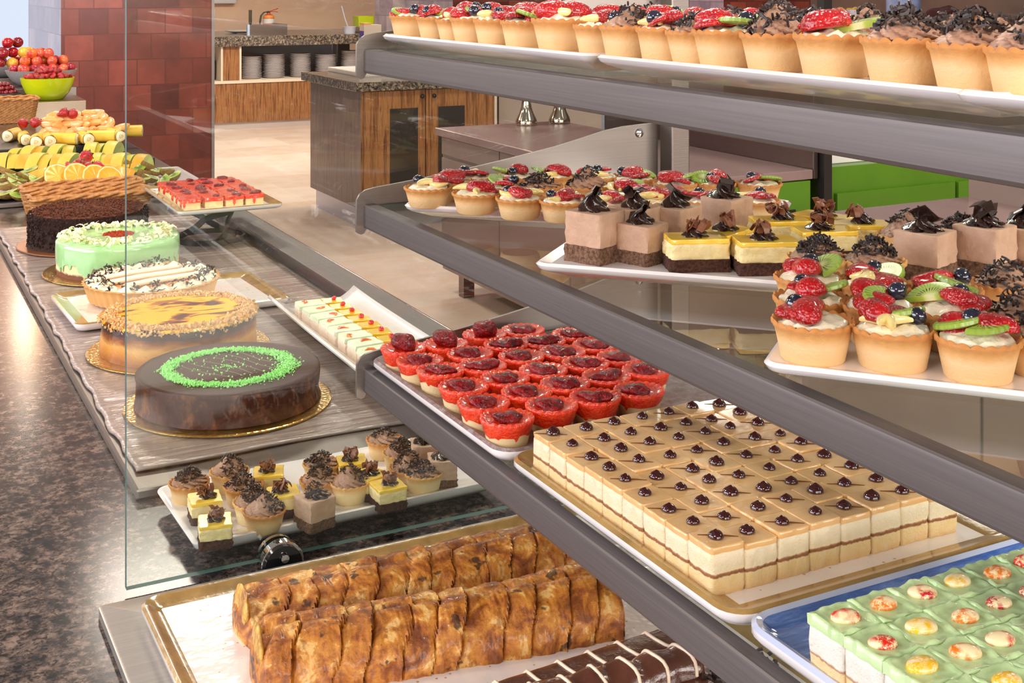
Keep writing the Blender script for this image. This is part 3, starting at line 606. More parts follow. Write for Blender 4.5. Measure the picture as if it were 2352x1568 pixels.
# chocolate
CHOCCR = M('chocolate_cream', (176, 136, 112), (160, 118, 94), 120, rough=.5, sss=.1)
DARK = M('dark_chocolate', (40, 24, 20), (58, 36, 28), 100, rough=.22, coat=.5)
SHAV = M('dark_chocolate_shavings', (34, 24, 22), (56, 40, 34), 300, rough=.4)
MILK = M('milk_chocolate_curls', (140, 86, 58), (110, 62, 40), 200, rough=.4)
def swirl(name, mat, r, z0, h, lobes=9, twist=2.6, sharp=.16, n=72, m=14):
    rs = []
    for j in range(m + 1):
        q = j / m; rad = r * (1 - q) ** .75 * (1 + .12 * math.sin(q * 6)); ring = []
        for i in range(n):
            a = 2 * PI * i / n; s = 1 + sharp * (abs(math.cos((a * lobes + q * twist * lobes) / 2)) - .5) * 2 * (1 - .2 * q); ring.append((rad * s * math.cos(a) + .002 * q * q, rad * s * math.sin(a), z0 + h * q))
        rs.append(ring)
    return G().rings(rs, cap0=False).mesh(name, mat, 70)
SWIRL = [swirl('chocolate_cream', CHOCCR, TR * .80, TZ * .9, h, l) for h, l in ((.016, 9), (.020, 10), (.013, 8))]
def sticks(name, n, fn, ln, w, mat, seed, flat=1.):
    r = random.Random(seed); g = G()
    for _ in range(n):
        p, nn = fn(r); L = ln * r.uniform(.5, 1.3); W = w * r.uniform(.7, 1.3)
        d = Vector((r.gauss(0, 1), r.gauss(0, 1), r.gauss(0, .55))).normalized(); m_ = d.to_track_quat('X', 'Z').to_matrix().to_4x4(); m_.translation = Vector(p) + Vector(nn) * W
        b = r.uniform(-.3, .3) * L
        vs = []
        for xx, zz in ((-.5, 0), (0, b), (.5, 0)):
            for yy, z2 in ((-.5, -.5 * flat), (.5, -.5 * flat), (.5, .5 * flat), (-.5, .5 * flat)): vs.append((xx * L, yy * W, zz + z2 * W))
        f = [(3, 2, 1, 0), (8, 9, 10, 11)]
        for j in (0, 4):
            for k in range(4): f.append((j + k, j + (k + 1) % 4, j + 4 + (k + 1) % 4, j + 4 + k))
        g.add(vs, f, 0, m_)
    return g.mesh(name, mat, 40)
def on_cone(r_, h_, bias=(0, 0), z0=TZ * .9):
    def fn(r):
        q = r.random() ** .6 * .95; a = r.random() * 6.283; x = r_ * q * math.cos(a) * .8 + bias[0] * r_; y = r_ * q * math.sin(a) * .8 + bias[1] * r_
        qq = min(1, math.hypot(x, y) / r_); return (x, y, z0 + h_ * max(0, 1 - qq ** 1.35) + .0012), (0, 0, 1)
    return fn
SHAVM = [sticks('chocolate_shavings', n_, on_cone(TR * .92, h_, b_), .0058, .0011, SHAV, k) for k, (n_, h_, b_) in enumerate(((110, .016, (0, 0)), (70, .020, (.2, .15)), (80, .013, (-.2, .1)), (60, .016, (.1, -.2))))]
def choc_tart(x, y, z, label, group, k=None, sc=1, zs=1, shell=None):
    t = thing('chocolate_tartlet', label, 'chocolate tart', (x, y, z), -TH, group, (sc, sc, sc * zs)); k = R.randrange(3) if k is None else k
    link('shell', shell or R.choice(SHELLS), t, (0, 0, 0), R.random() * 6); link('chocolate_cream', SWIRL[k], t, (0, 0, 0), R.random() * 6)
    link('chocolate_shavings', SHAVM[{0: R.choice((0, 3)), 1: 1, 2: 2}[k]], t, (0, 0, 0), R.random() * 6); return t
# red glazed cheese tartlets
RJ = NT('red_orange_jelly'); v = RJ.vec(); RJ.col(RJ.ramp(RJ.noise(v, 120, 4), [(.3, (230, 36, 8)), (.55, (252, 66, 16)), (.75, (255, 104, 44))])); RJ.set(Roughness=.2); RJ.b.inputs['Coat Weight'].default_value = .7; RJ.b.inputs['Coat Roughness'].default_value = .04
RJ.b.inputs['Subsurface Weight'].default_value = .25; RJ.b.inputs['Subsurface Radius'].default_value = (.006, .001, .0005); RJ.bump(RJ.noise(v, 380, 3), .0022); RJ = RJ.m
JAM = NT('dark_strawberry_jam'); v = JAM.vec(); JAM.col(JAM.ramp(JAM.noise(v, 150, 3), [(.3, (78, 2, 10)), (.7, (156, 4, 14))])); JAM.set(Roughness=.12); JAM.b.inputs['Specular IOR Level'].default_value = .35; JAM.b.inputs['Coat Weight'].default_value = .25; JAM.b.inputs['Coat Roughness'].default_value = .02; JAM.bump(JAM.noise(v, 330, 3), .0030); JAM = JAM.m
def jelly(seed, lowmean):
    def fn(a, r, z, j):
        low = lowmean + .22 * noise.noise((math.cos(a) * 1.3 + seed * 5, math.sin(a) * 1.3, 3)) - .5 * max(0, noise.noise((math.cos(a) * 3 + seed, math.sin(a) * 3, 9)) - .3)
        low = max(.05, low); s = abs(math.sin(a * 10)) ** .7
        zz = z
        if j <= 2: q = (0, .45, .75)[j]; zz = TZ * (low + (.95 - low) * q); f = zz / TZ; r = TR * (.74 + .26 * min(1, f * 1.0) ) + .0009 * (1 if j else .3)
        if j in (3, 4, 5): r *= 1 + .05 * (s - .4); zz += .0016 * (s - .3)
        return r, zz
    prof = [(TR, 0), (TR, 0), (TR, 0), (TR * 1.035, TZ * .95), (TR * 1.01, TZ * 1.03), (TR * .93, TZ * 1.05), (TR * .80, TZ * .98), (TR * .6, TZ * .95), (TR * .3, TZ * .95), (.0002, TZ * .95)]
    return G().lathe(prof, 88, fn, cap0=False).mesh('red_glaze', RJ, 80)
JELLY = [jelly(k, (.55, .45, .6, .35, .5)[k]) for k in range(5)]
JAMS = [G().blob(.0145, .010, .0058, .5, 110, 3, k).mesh('strawberry_filling', JAM, 80) for k in range(4)]
JAMT = G().blob(.0135, .0105, .0105, .3, 90, 3, 9).mesh('strawberry_filling', JAM, 80)
def red_tart(x, y, z, label, group, tall=False, sc=1, k=None):
    t = thing('strawberry_tartlet', label, 'strawberry tart', (x, y, z), -TH, group, sc)
    link('shell', R.choice(SHELLR), t, (0, 0, 0), R.random() * 6); link('red_glaze', JELLY[k] if k is not None else R.choice(JELLY), t, (0, 0, 0), R.random() * 6.28)
    link('strawberry_filling', JAMT if tall else R.choice(JAMS), t, (0, 0, TZ * (1.22 if tall else 1.0)), R.uniform(-.7, .7)); return t
# square pieces
def block(L, W, z0, z1, r=.002, amp=.0006, seed=0, nz=6, nc=3, rough_fr=160, g=None, mi=None, extra=None):
    def fn(p, j):
        n_ = noise.noise_vector(Vector((p[0] * rough_fr + seed, p[1] * rough_fr, p[2] * rough_fr))); return (p[0] + amp * n_.x, p[1] + amp * n_.y, p[2] + (amp * .5 * n_.z if 0 < j < nz else 0))
    prof = [(0.0003, z0)] + [(0, z0 + (z1 - z0) * (q + .0) / nz) for q in range(1, nz)] + [(0, z1 - .0004), (.0006, z1)]
    def ring(L_, W_):
        pass
    g = g or G(); rs = []
    for j, (ins, z) in enumerate(prof):
        hx, hy = L / 2 - ins, W / 2 - ins; pts = []
        N = 12
        for k, ((ax, ay), (bx_, by)) in enumerate((((-hx, -hy), (hx, -hy)), ((hx, -hy), (hx, hy)), ((hx, hy), (-hx, hy)), ((-hx, hy), (-hx, -hy)))):
            for i in range(N):
                q = i / N; x = ax + (bx_ - ax) * q; y = ay + (by - ay) * q
                if i == 0: x *= 1 - r / hx * .3; y *= 1 - r / hy * .3
                pts.append(fn((x, y, z), j))
        rs.append(pts)
    g.rings(rs); return g
SPONGE = M('cocoa_sponge', (160, 120, 94), (96, 66, 50), 420, rough=.95, bump=.005, bsc=420)
MOUSSE = M('chocolate_mousse', (202, 166, 140), (188, 150, 124), 60, rough=.7, bump=.0012, bsc=200, sss=.15)
DARKSP = M('dark_cocoa_sponge', (106, 62, 44), (58, 32, 24), 420, rough=.95, bump=.005, bsc=420)
CHEESE = M('cheesecake_cream', (248, 230, 178), (240, 214, 150), 180, rough=.6, bump=.001, bsc=320, sss=.15)
YGLAZE = M('yellow_glaze', (255, 218, 92), (252, 200, 54), 40, rough=.15, coat=.8)
MS = .033
MBASE = [block(MS, MS, 0, .0115, amp=.0018, seed=k, rough_fr=260).mesh('sponge_base', SPONGE, 60) for k in range(2)]
MTOP = [block(MS * .99, MS * .99, .0115, .033, amp=.0013, seed=k + 4, rough_fr=220).mesh('mousse', MOUSSE, 60) for k in range(2)]
def dollop(name, mat, seed, r=.0095, h=.009):
    g = G(); rr_ = random.Random(seed)
    for k in range(5): g.blob(r * .62, r * .42, h * .5, .5, 160, 2, seed + k, 0, Tm((r * .45 * math.cos(k * 1.26), r * .45 * math.sin(k * 1.26), h * .3), (rr_.uniform(-.5, .5), rr_.uniform(-.5, .5), k * 1.26)))
    g.blob(r * .45, r * .4, h * .75, .4, 160, 2, seed + 7, 0, Tm((0, 0, h * .6), (.2, .2, 0))); return g.mesh(name, mat, 80)
DOLL = [swirl('chocolate_dollop', DARK, r_, -.0006, h_, l_, 1.9, .30, 60, 12) for r_, h_, l_ in ((.0105, .011, 6), (.0115, .009, 7), (.0098, .012, 5))]
def shards(name, n, r_, L, W, mat, seed, up=.6):
    r = random.Random(seed); g = G()
    for k in range(n):
        a = r.random() * 6.28; q = r.random() * r_; m_ = Tm((q * math.cos(a), q * math.sin(a), .004 + r.random() * .004), (r.uniform(-up, up) * 1.6, r.uniform(-up, up) * 1.6, r.random() * 6)); cv = r.uniform(-.25, .25)
        w, l = W * r.uniform(.6, 1.2), L * r.uniform(.6, 1.3)
        vs = []
        for i in range(4):
            x = (i / 3 - .5) * l; zc = cv * l * (1 - (2 * i / 3 - 1) ** 2)
            vs += [(x, -w / 2 * (1 - .25 * (i == 0)), zc), (x, w / 2 * (1 - .3 * (i == 3)), zc), (x, w / 2 * (1 - .3 * (i == 3)), zc + .0007), (x, -w / 2 * (1 - .25 * (i == 0)), zc + .0007)]
        f = [(3, 2, 1, 0), (12, 13, 14, 15)]
        for j in (0, 4, 8):
            for q2 in range(4): f.append((j + q2, j + (q2 + 1) % 4, j + 4 + (q2 + 1) % 4, j + 4 + q2))
        g.add(vs, f, 0, m_)
    return g.mesh(name, mat, 30)
SHARD = [shards('chocolate_shards', 3, .003, .017, .010, DARK, k, .7) for k in range(3)]
CURL = [shards('chocolate_curls', 14, .009, .010, .005, MILK, k + 20, .8) for k in range(3)]
def mousse_square(x, y, z, label, group, rz=PI / 4 - TH, sc=1, zs=1, shard=True):
    t = thing('mousse_square', label, 'mousse cake', (x, y, z), rz, group, (sc, sc, sc * zs)); link('sponge_base', R.choice(MBASE), t); link('mousse', R.choice(MTOP), t)
    link('chocolate_dollop', R.choice(DOLL), t, (R.uniform(-.003, .003), R.uniform(-.003, .003), .0335), R.random() * 6)
    if shard: link('chocolate_shards', R.choice(SHARD), t, (0, 0, .0375), R.random() * 6)
    else: link('chocolate_shavings', SHAVM[3], t, (0, 0, .0185), R.random() * 6, (.62, .62, .8))
    return t
def cheese_parts(L, W):
    return (block(L, W, 0, .010, amp=.0020, seed=3, rough_fr=260).mesh('cocoa_base', DARKSP, 60), block(L * .98, W * .98, .010, .0215, amp=.0017, seed=5, rough_fr=220).mesh('cheesecake_layer', CHEESE, 60), block(L * .985, W * .985, .0215, .025, amp=.0011, seed=8).mesh('yellow_glaze', YGLAZE, 60))
CH1, CH2 = cheese_parts(.034, .034), cheese_parts(.046, .030)
def cheese_square(x, y, z, label, group, rz=.3, bar=False, sc=1):
    t = thing('cheesecake_square', label, 'cheesecake', (x, y, z), rz, group, sc)
    for n_, m_ in zip(('cocoa_base', 'cheesecake_layer', 'yellow_glaze'), CH2 if bar else CH1): link(n_, m_, t)
    link('chocolate_dollop', R.choice(DOLL), t, (R.uniform(-.004, .004), 0, .0255), R.random() * 6, .8); link('chocolate_curls', R.choice(CURL), t, (0, 0, .027), R.random() * 6); return t
# ================================================================== dishes
def platter(name, label, x, y, z, L, W, rz, h=.016, foot=.5, mat=None, r=.012):
    t = thing(name, label, 'platter', (x, y, z), rz)
    i0 = min(W, L) * .22
    link('dish', G().rr(L, W, r, [(i0, .0), (i0 * .7, .0025), (i0 * .2, h * .55), (.002, h - .005), (0, h - .002), (.0025, h), (.006, h - .0008), (.012, h - .002)], 5).mesh('dish', mat or WHITE, 50), t); return t
def tray(name, label, x, y, z, L, W, rz, mats, h=.014, rim=.026, r=.02, cat='tray', mi=None):
    t = thing(name, label, cat, (x, y, z), rz); ri = min(rim, W * .2)
    g = G().rr(L, W, r, [(.014, 0), (.004, .003), (0, h - .006), (0, h - .002), (.003, h), (.007, h - .0015), (ri * .7, h - .0055), (ri, h - .0068)], 6, mi=mi or [0, 0, 0, 1, 1, 1, 1, 1], mcap1=2)
    # mi has one entry per band
    link('dish', g.mesh('dish', mats, 50), t); return t
EPS = .0006
def rot2(u): return math.atan2(u.y, u.x)
# ------------------------------------------------------------------ top shelf
zsh = ZS[2] + EPS; zp = zsh + .0142
for px, w_, lab in ((None, .415, 'white platter of tartlets at the glass panel end of the top shelf'), (None, .375, 'white platter of tartlets in the middle of the top shelf')):
    yc = 1.010 if w_ > .4 else .607
    platter('white_platter', lab, .478 + .075, yc, zsh, w_, .15, PI / 2)
platter('white_platter', 'white platter just entering the picture at the near end of the top shelf', .575, .275, zsh, .36, .185, PI / 2 + .06)
top = [(940, 'F', 'K-.5,.1 B.3,-.05 S.55,.1', .9), (1003, 'F', 'S-.1,.1 K.4,-.1 B-.4,-.2', .9), (1047, 'F', 'B.2,-.2 A-.3,.1 S-.2,.4', .85), (1087, 'F', 'B.1,-.35 K.2,.1 S-.25,.25', .95), (1142, 'F', 'B.1,-.25 S.45,.2 A-.4,.0', .95), (1207, 'F', 'K.2,-.4 S-.1,.2 S.5,.1', .95), (1293, 'F', 'A-.1,-.3 S-.3,.25 B.1,.35 S.4,.0', 1.1), (1380, 'F', 'S.2,.1 B.45,-.3 A-.3,-.1', .95),
       (1447, 'C', 0, 1), (1533, 'F', 'S.1,-.25 B-.4,-.1 A.4,.2 T-.1,.35', 1), (1603, 'C', 2, .95), (1672, 'F', 'K.25,-.3 T.1,.1 B.5,-.4 S-.3,.2', 1.02), (1785, 'C', 1, 1.0), (1919, 'F', 'S-.25,-.1 K.4,-.3 B.0,.4', 1.06), (2081, 'C', 0, 1.06), (2238, 'C', 0, 1.02), (2372, 'C', 1, 1.0)]
FCOL = {'K': 'kiwi', 'S': 'strawberry', 'B': 'blueberry', 'A': 'pale fruit', 'T': 'sliced strawberry', 'R': 'raspberry'}
def words(pat):
    w = []
    for q in pat.split():
        if FCOL[q[0]] not in w: w.append(FCOL[q[0]])
    return (' '.join((w[0], 'and', w[1])) if len(w) > 1 else w[0])
def place_name(i, n): return f'{ORD[i + 1]} along'
X_FRONT = .503
for i, (px, kd, pt, sc) in enumerate(top):
    p = PX(px, X_FRONT + (.004 if i < 8 else 0)); zz = zp + (-.0002)
    pos = f'{ORD[i + 1]} from the bracket, front row, top shelf'
    if kd == 'F': fruit_tart(p.x, p.y, zz, f'{words(pt)} tartlet {pos}', 'tartlets in the front row of the top shelf', pt, sc, 1.05)
    else: choc_tart(p.x, p.y, zz, f'chocolate swirl tartlet {pos}', 'tartlets in the front row of the top shelf', pt, sc, 1.05)
back = [(1075, 'F', 1, 'S-.2,.2 K.2,.2 B.4,-.3'), (1140, 'F', 1, 'K.3,.1 S-.2,.1 B-.4,-.2'), (1212, 'F', 1, 'S.1,.2 B-.3,-.1 S-.2,-.2'), (1290, 'F', 1, 'S-.2,.1 K.3,.1 B-.3,.3'), (1372, 'F', 1, 'A-.1,.0 S.3,.2 B-.45,.1'), (1452, 'F', 1, 'S.1,.1 B-.3,-.3 K.4,.3'), (1500, 'C', 2, 0), (1540, 'F', 2, 'K.0,.2 B.2,-.1 S-.3,-.2'), (1605, 'F', 1, 'S-.2,.1 A.2,.0 B.55,-.05'), (1680, 'C', 1, 0), (1742, 'F', 2, 'K.2,-.1 S-.1,.3'), (1800, 'C', 2, 1), (1868, 'C', 1, 0), (1930, 'F', 2, 'S-.1,.1 A.3,.2'), (1995, 'C', 1, 1), (2110, 'C', 1, 2), (2190, 'C', 2, 0), (2290, 'C', 1, 0)]
bi = {1: 0, 2: 0}
for px, kd, row, pt in back:
    p = PX(px, X_FRONT + .049 * row + R.uniform(-.002, .002)); bi[row] += 1
    pos = f'{ORD[bi[row]]} from the bracket, {"second" if row == 1 else "rear"} row, top shelf'
    if kd == 'F': fruit_tart(p.x, p.y, zp - .0002, f'{words(pt)} tartlet {pos}', 'tartlets behind the front row of the top shelf', pt, 1, 1.05)
    else: choc_tart(p.x, p.y, zp - .0002, f'chocolate swirl tartlet {pos}', 'tartlets behind the front row of the top shelf', pt)
# ------------------------------------------------------------------ middle shelf
zsh = ZS[1] + EPS; zp = zsh + .0140
def mid_platter(a, b, W, lab, up=True):
    a, b = Vector(a), Vector(b); u = (b - a).normalized(); L = (b - a).length; v = Vector((-u.y, u.x)); c = a + u * L / 2 + v * W / 2
    return platter('white_platter', lab, c.x, c.y, zsh, L, W, rot2(u))
mid_platter((.468, 1.135), (.722, .881), .142, 'white platter of fruit tartlets at the glass panel end of the middle shelf')
mid_platter((.459, .851), (.72, .575), .150, 'white platter of mousse squares in the middle of the middle shelf')
mid_platter((.452, .567), (.64, .345), .178, 'white platter holding three rows of fruit tartlets nearest the camera on the middle shelf')
ztop = zp + TZ * .80
one = [  # px, py of the rim centre, kind, pattern
 ('front', 982, 423, 'F', 'B-.35,.3 A.0,-.1 S.5,.25'), ('front', 1092, 436, 'F', 'B-.1,.05 S.3,.1 A-.4,.1'), ('front', 1194, 447, 'F', 'S.0,-.1 A.4,.1 B-.4,.2'), ('front', 1295, 453, 'F', 'S.05,.0 B-.5,-.1 A.3,.3'), ('front', 1394, 460, 'F', 'S.2,.2 A-.2,-.1 B-.3,.3'), ('front', 1484, 452, 'F', 'A.1,-.1 S.2,.3 B-.1,.4'),
 ('second', 1037, 409, 'F', 'S-.1,.0 S.3,.1 B-.3,.3'), ('second', 1158, 420, 'F', 'K-.1,-.1 B.4,-.05 T.0,.4'), ('second', 1240, 424, 'C', 2), ('second', 1352, 424, 'C', 1), ('second', 1437, 434, 'F', 'S.0,.0 A-.4,.1 K.3,.3'), ('second', 1533, 446, 'F', 'T.1,.2 T.4,.0 B-.45,.2'), ('second', 1623, 452, 'F', 'T-.1,-.1 T.25,.2 B-.2,.4'), ('second', 1734, 452, 'F', 'T.0,.0 B.3,.4 A-.4,.2'),
 ('third', 1087, 400, 'F', 'T.2,-.2 B-.4,.15 A.0,.4'), ('third', 1178, 398, 'F', 'K-.35,-.05 S.25,.35 B.05,-.4'), ('third', 1268, 397, 'F', 'S.3,.0 A-.2,.35 K-.4,.1'), ('third', 1374, 398, 'F', 'T.1,.45 B-.1,.1 A-.35,.2'), ('third', 1456, 402, 'F', 'S-.05,.1 K.5,.3 B-.45,.25'), ('third', 1552, 413, 'F', 'S-.2,.0 K.35,.35'), ('third', 1641, 412, 'F', 'K-.45,.1 B-.2,-.1 S.2,.4'), ('third', 1743, 414, 'F', 'B-.25,.2 K.45,.1 T.1,.4')]
rc = {}
for row, px, py, kd, pt in one:
    p = P(px, py, zp + TZ * .97); rc[row] = rc.get(row, 0) + 1
    pos = f'{ORD[rc[row]]} from the bracket, {row} row, middle shelf'
    if kd == 'F': fruit_tart(p.x, p.y, zp - .0002, f'{words(pt)} tartlet {pos}', 'fruit tartlets on the far middle shelf platter', pt, 1.0, .86)
    else: choc_tart(p.x, p.y, zp - .0002, f'chocolate swirl tartlet {pos}', 'fruit tartlets on the far middle shelf platter', pt, 1, .95)
# mousse platter
MG = 'cakes on the mousse platter of the middle shelf'
for (px, py, lab, sc, zs) in ((1372, 612, 'tall front mousse square nearest the platter tip on the middle shelf', 1.06, 1.12), (1482, 614, 'narrow mousse square just right of the tall front one on the middle shelf', .92, 1.0), (1560, 582, 'mousse square with an upright chocolate shard behind the narrow one', 1.0, 1.05), (1680, 562, 'mousse square with a ribbed chocolate dollop before the white dish end', 1.0, 1.1), (1462, 588, 'mousse square hidden behind the two front mousse squares', 1, 1.08), (2150, 655, 'wide mousse square above the third row of fruit tartlets', 1.06, 1.0), (2290, 650, 'mousse square with a leaning chocolate shard near the right edge', 1.06, 1.08), (2378, 640, 'mousse square cut off by the right edge on the middle shelf', 1.0, 1.05)):
    p = P(px, py, zp); d_ = Vector((FX, FY)) * .022 * sc; mousse_square(p.x + d_.x, p.y + d_.y, zp - .0002, lab, MG, PI / 4 - TH + R.uniform(-.08, .08), sc, zs)
for (px, py, lab, rz) in ((1606, 628, 'cheesecake bar with a chocolate peak at the front of the mousse platter', -TH + .1), (1672, 612, 'cheesecake bar with a chocolate peak behind the front cheesecake bar', -TH + .9), (1768, 636, 'cheesecake bar with a rolled curl left of the chocolate tartlets', -TH + .05), (1800, 582, 'cheesecake bar with broken curls behind the rolled curl one', -TH + .1), (1900, 572, 'rearmost cheesecake bar with a big pile of curls', -TH - .8), (1905, 608, 'cheesecake bar with brown curls directly behind the chocolate tartlet', -TH + .1), (1985, 592, 'cheesecake bar with a single curl right of the rearmost one', -TH - .1)):
    p = P(px, py, zp); d_ = Vector((FX, FY)) * .017; cheese_square(p.x + d_.x, p.y + d_.y, zp - .0002, lab, MG, rz, True)
for (px, py, k, lab) in ((1880, 592, 0, 'chocolate tartlet heaped with shavings before the cheesecake bars'), (2006, 598, 0, 'chocolate tartlet with dripping chocolate left of the wide mousse square'), (2082, 540, 1, 'chocolate swirl tartlet behind the wide mousse square'), (2205, 541, 0, 'chocolate tartlet peeping out between two mousse squares')):
    p = P(px, py, zp + TZ * .97); choc_tart(p.x, p.y, zp - .0002, lab, MG, k, 1, 1.0, R.choice(SHELLP))
# near platter
near = [('rear', 1861, 640, 'S-.1,-.1 B.05,.45 K.4,.2'), ('rear', 2013, 655, 'K.2,-.05 B.1,.5 T-.3,.35 A-.5,-.2'), ('rear', 2170, 668, 'T-.35,.2 K.2,-.35 B.5,.1'), ('middle', 1864, 688, 'S-.05,-.15 K.4,.2 B-.2,.45'), ('middle', 2022, 705, 'T-.1,.35 K.05,-.25 B.5,.1'), ('middle', 2188, 716, 'S.15,-.1 K-.45,.3 B.35,.5'), ('front', 1866, 740, 'B-.3,.35 K.3,.05 S-.25,-.35 B-.05,-.1 T.0,.55'), ('front', 2050, 755, 'S-.3,.1 B-.25,.5 B.55,-.2 K.2,.35 A-.1,-.35'), ('front', 2246, 778, 'K.1,-.05 K-.35,.35 S.45,.0 B.0,.3')]
rc = {}
for row, px, py, pt in near:
    p = P(px, py, zp + TZ * .97); rc[row] = rc.get(row, 0) + 1
    fruit_tart(p.x, p.y, zp - .0002, f'{words(pt)} tartlet {ORD[rc[row]]} in the {row} row, nearest middle shelf platter', 'fruit tartlets on the near middle shelf platter', pt, 1.03, 1.02)
for i, (px, py, lab) in enumerate(((2312, 648, 'chocolate tartlet in the rear row right of the nearest fruit tartlets'), (2345, 716, 'chocolate tartlet in the middle row at the right picture edge'), (2400, 770, 'chocolate tartlet in the front row at the right picture edge'))):
    p = P(px, py, zp + TZ * .97); choc_tart(p.x, p.y, zp - .0002, lab, 'chocolate tartlets on the near middle shelf platter', 0, .97, 1)
# ------------------------------------------------------------------ lowest shelf
zsh = ZS[0] + EPS
t = NT('rust_blue_glaze'); v = t.vec((1, 1, 1), False); n1 = t.noise(v, 60, 6, .75); n2 = t.noise(v, 9, 4)
cA = t.ramp(n1, [(.35, (96, 70, 62)), (.5, (142, 120, 114)), (.62, (176, 170, 172)), (.75, (120, 146, 168))]); t.col(t.mix(.35, cA, t.ramp(n2, [(.35, (110, 70, 60)), (.65, (160, 160, 166))]))); t.set(Roughness=.34); t.bump(n1, .004)
RUST = t.m
tray('mottled_tray', 'mottled grey blue tray carrying the red strawberry tartlets', .635, 1.083, zsh, .325, .305, 0, [WHITE, RUST, RUST], .0135)
reds = [('first', 927, 799, 1), ('first', 965, 828, 0), ('first', 1012, 850, 0), ('first', 1065, 887, 0), ('first', 1111, 925, 0), ('first', 1165, 960, 0), ('second', 1023, 790, 1), ('second', 1080, 812, 0), ('second', 1109, 840, 0), ('second', 1160, 869, 0), ('second', 1210, 900, 0), ('second', 1267, 931, 0), ('third', 1113, 768, 1), ('third', 1163, 790, 0), ('third', 1198, 818, 0), ('third', 1248, 850, 0), ('third', 1298, 881, 0), ('third', 1367, 912, 0), ('fourth', 1201, 758, 0), ('fourth', 1248, 783, 0), ('fourth', 1292, 808, 0), ('fourth', 1345, 834, 0), ('fourth', 1393, 864, 0), ('fourth', 1468, 896, 0), ('rear', 1318, 767, 0), ('rear', 1367, 792, 0), ('rear', 1424, 820, 0), ('rear', 1484, 850, 0)]
rc = {}; zr = zsh + .0068
for row, px, py, tall in reds:
    p = P(px, py, zr + TZ * 1.0); rc[row] = rc.get(row, 0) + 1
    rn = 'row along the steel rail' if row == 'first' else f'{row} row back from the rail' if row != 'rear' else 'rearmost row'
    kk = {('first', 1): 3, ('first', 6): 1, ('first', 2): 0, ('first', 3): 0}.get((row, rc[row]))
    red_tart(p.x, p.y, zr, f'{"tall " if tall else ""}red strawberry tartlet {ORD[rc[row]]} from the bracket in the {rn}', 'red strawberry tartlets on the mottled tray', bool(tall), 1.0, kk)
# caramel cream slab in squares
tray('gold_rimmed_tray', 'gold rimmed white tray carrying the caramel cream squares', .607, .776, zsh, .262, .305, 0, [WHITE, GOLD, SPECK], .0135, .022)
zs_ = zsh + .0067; CW = .0272; CH = .0305
CSP = zlayers('layered_vanilla_sponge', [(.0, (236, 206, 156)), (.40, (246, 226, 184)), (.43, (172, 112, 66)), (.48, (186, 128, 82)), (.52, (250, 236, 206)), (.62, (246, 232, 204)), (1, (248, 236, 212))], CH * .9, 220, .05, .85, .0014, 420, 130)
CIC = M('caramel_icing', (232, 188, 130), (226, 178, 118), 30, rough=.22, coat=.6, bump=.0006, bsc=60, sss=.1)
JDOT = M('dark_jam_dot', (54, 10, 16), rough=.06, coat=1)
sq = [block(CW * .985, CW * .985, 0, CH * .86, amp=.0011, seed=k * 3, rough_fr=150).mesh('sponge', CSP, 60) for k in range(4)]
ic = [block(CW * .99, CW * .99, CH * .86, CH, amp=.0006, seed=k * 5, nz=2).mesh('caramel_icing', CIC, 60) for k in range(3)]
jd = [G().lathe([(.0052, 0), (.0056, .0006), (.0051, .0022), (.0038, .0036), (.002, .0046), (.0007, .0054), (.0001, .0056)], 18, lambda a, r, z, j, s=k: (r * (1 + .12 * noise.noise((math.cos(a) + s, math.sin(a), z * 200))), z)).mesh('jam_dot', JDOT, 80) for k in range(3)]
line = G().tube([(-.013, .004, CH + .0001), (-.004, .002, CH + .0002), (.005, .0, CH + .0002), (.013, -.002, CH + .0001)], [.0004, .0009, .0009, .0004], 6, flat=.5).mesh('chocolate_line', M('caramel_chocolate_line', (120, 68, 36), rough=.25), 60)
ox, oy = .4865, .6595
for j in range(9):
    for i in range(8):
        if (j == 8 and i == 0): pass
        x = ox + (i + .5) * CW; y = oy + (j + .5) * CW * .985
        t = thing('caramel_square', f'caramel cream square with jam dot, {ORD[j + 1]} row from the blue tray, {ORD[i + 1]} from the rail', 'cake square', (x + R.uniform(-.0004, .0004), y + R.uniform(-.0004, .0004), zs_ + .0001), R.choice((0, PI / 2, PI, -PI / 2)) + R.uniform(-.02, .02), 'caramel cream squares on the gold rimmed tray', (1, 1, R.uniform(.96, 1.04)))
        link('sponge', R.choice(sq), t); link('caramel_icing', R.choice(ic), t, (0, 0, 0), R.choice((0, PI)))
        link('jam_dot', R.choice(jd), t, (R.uniform(-.002, .002), R.uniform(-.002, .002), CH), R.random() * 6, R.uniform(.85, 1.12))
        if (i + j) % 2 == 0: link('chocolate_line', line, t, (0, R.uniform(-.004, .004), 0), -t.rotation_euler.z - .35)
# green slab
t = NT('blue_streaked_glaze'); v = t.vec((4, 30, 4), False); n1 = t.noise(v, 5, 5, .7); t.col(t.ramp(n1, [(.3, (44, 74, 140)), (.5, (74, 110, 184)), (.7, (128, 158, 214))])); t.set(Roughness=.1); t.b.inputs['Coat Weight'].default_value = .8; BLUEG = t.m
LILAC = M('pale_blue_glaze', (196, 204, 232), rough=.12, coat=.6)
tray('blue_tray', 'blue glazed tray with pale rim carrying the green iced squares', .627, .462, zsh, .295, .325, 0, [WHITE, LILAC, BLUEG], .0135, .016, .022, 'tray', [0, 0, 0, 1, 1, 2, 2, 2])
GW = .0300; GH = .034
GSP = zlayers('vanilla_sponge_with_cream', [(.0, (240, 216, 176)), (.36, (244, 224, 186)), (.40, (196, 150, 110)), (.45, (248, 240, 230)), (1, (246, 244, 238))], GH * .86, 220, .06, .85, .0016, 400, 140)
GIC = M('pale_green_icing', (202, 226, 172), (190, 218, 160), 26, rough=.3, coat=.35, bump=.0010, bsc=70, sss=.12)
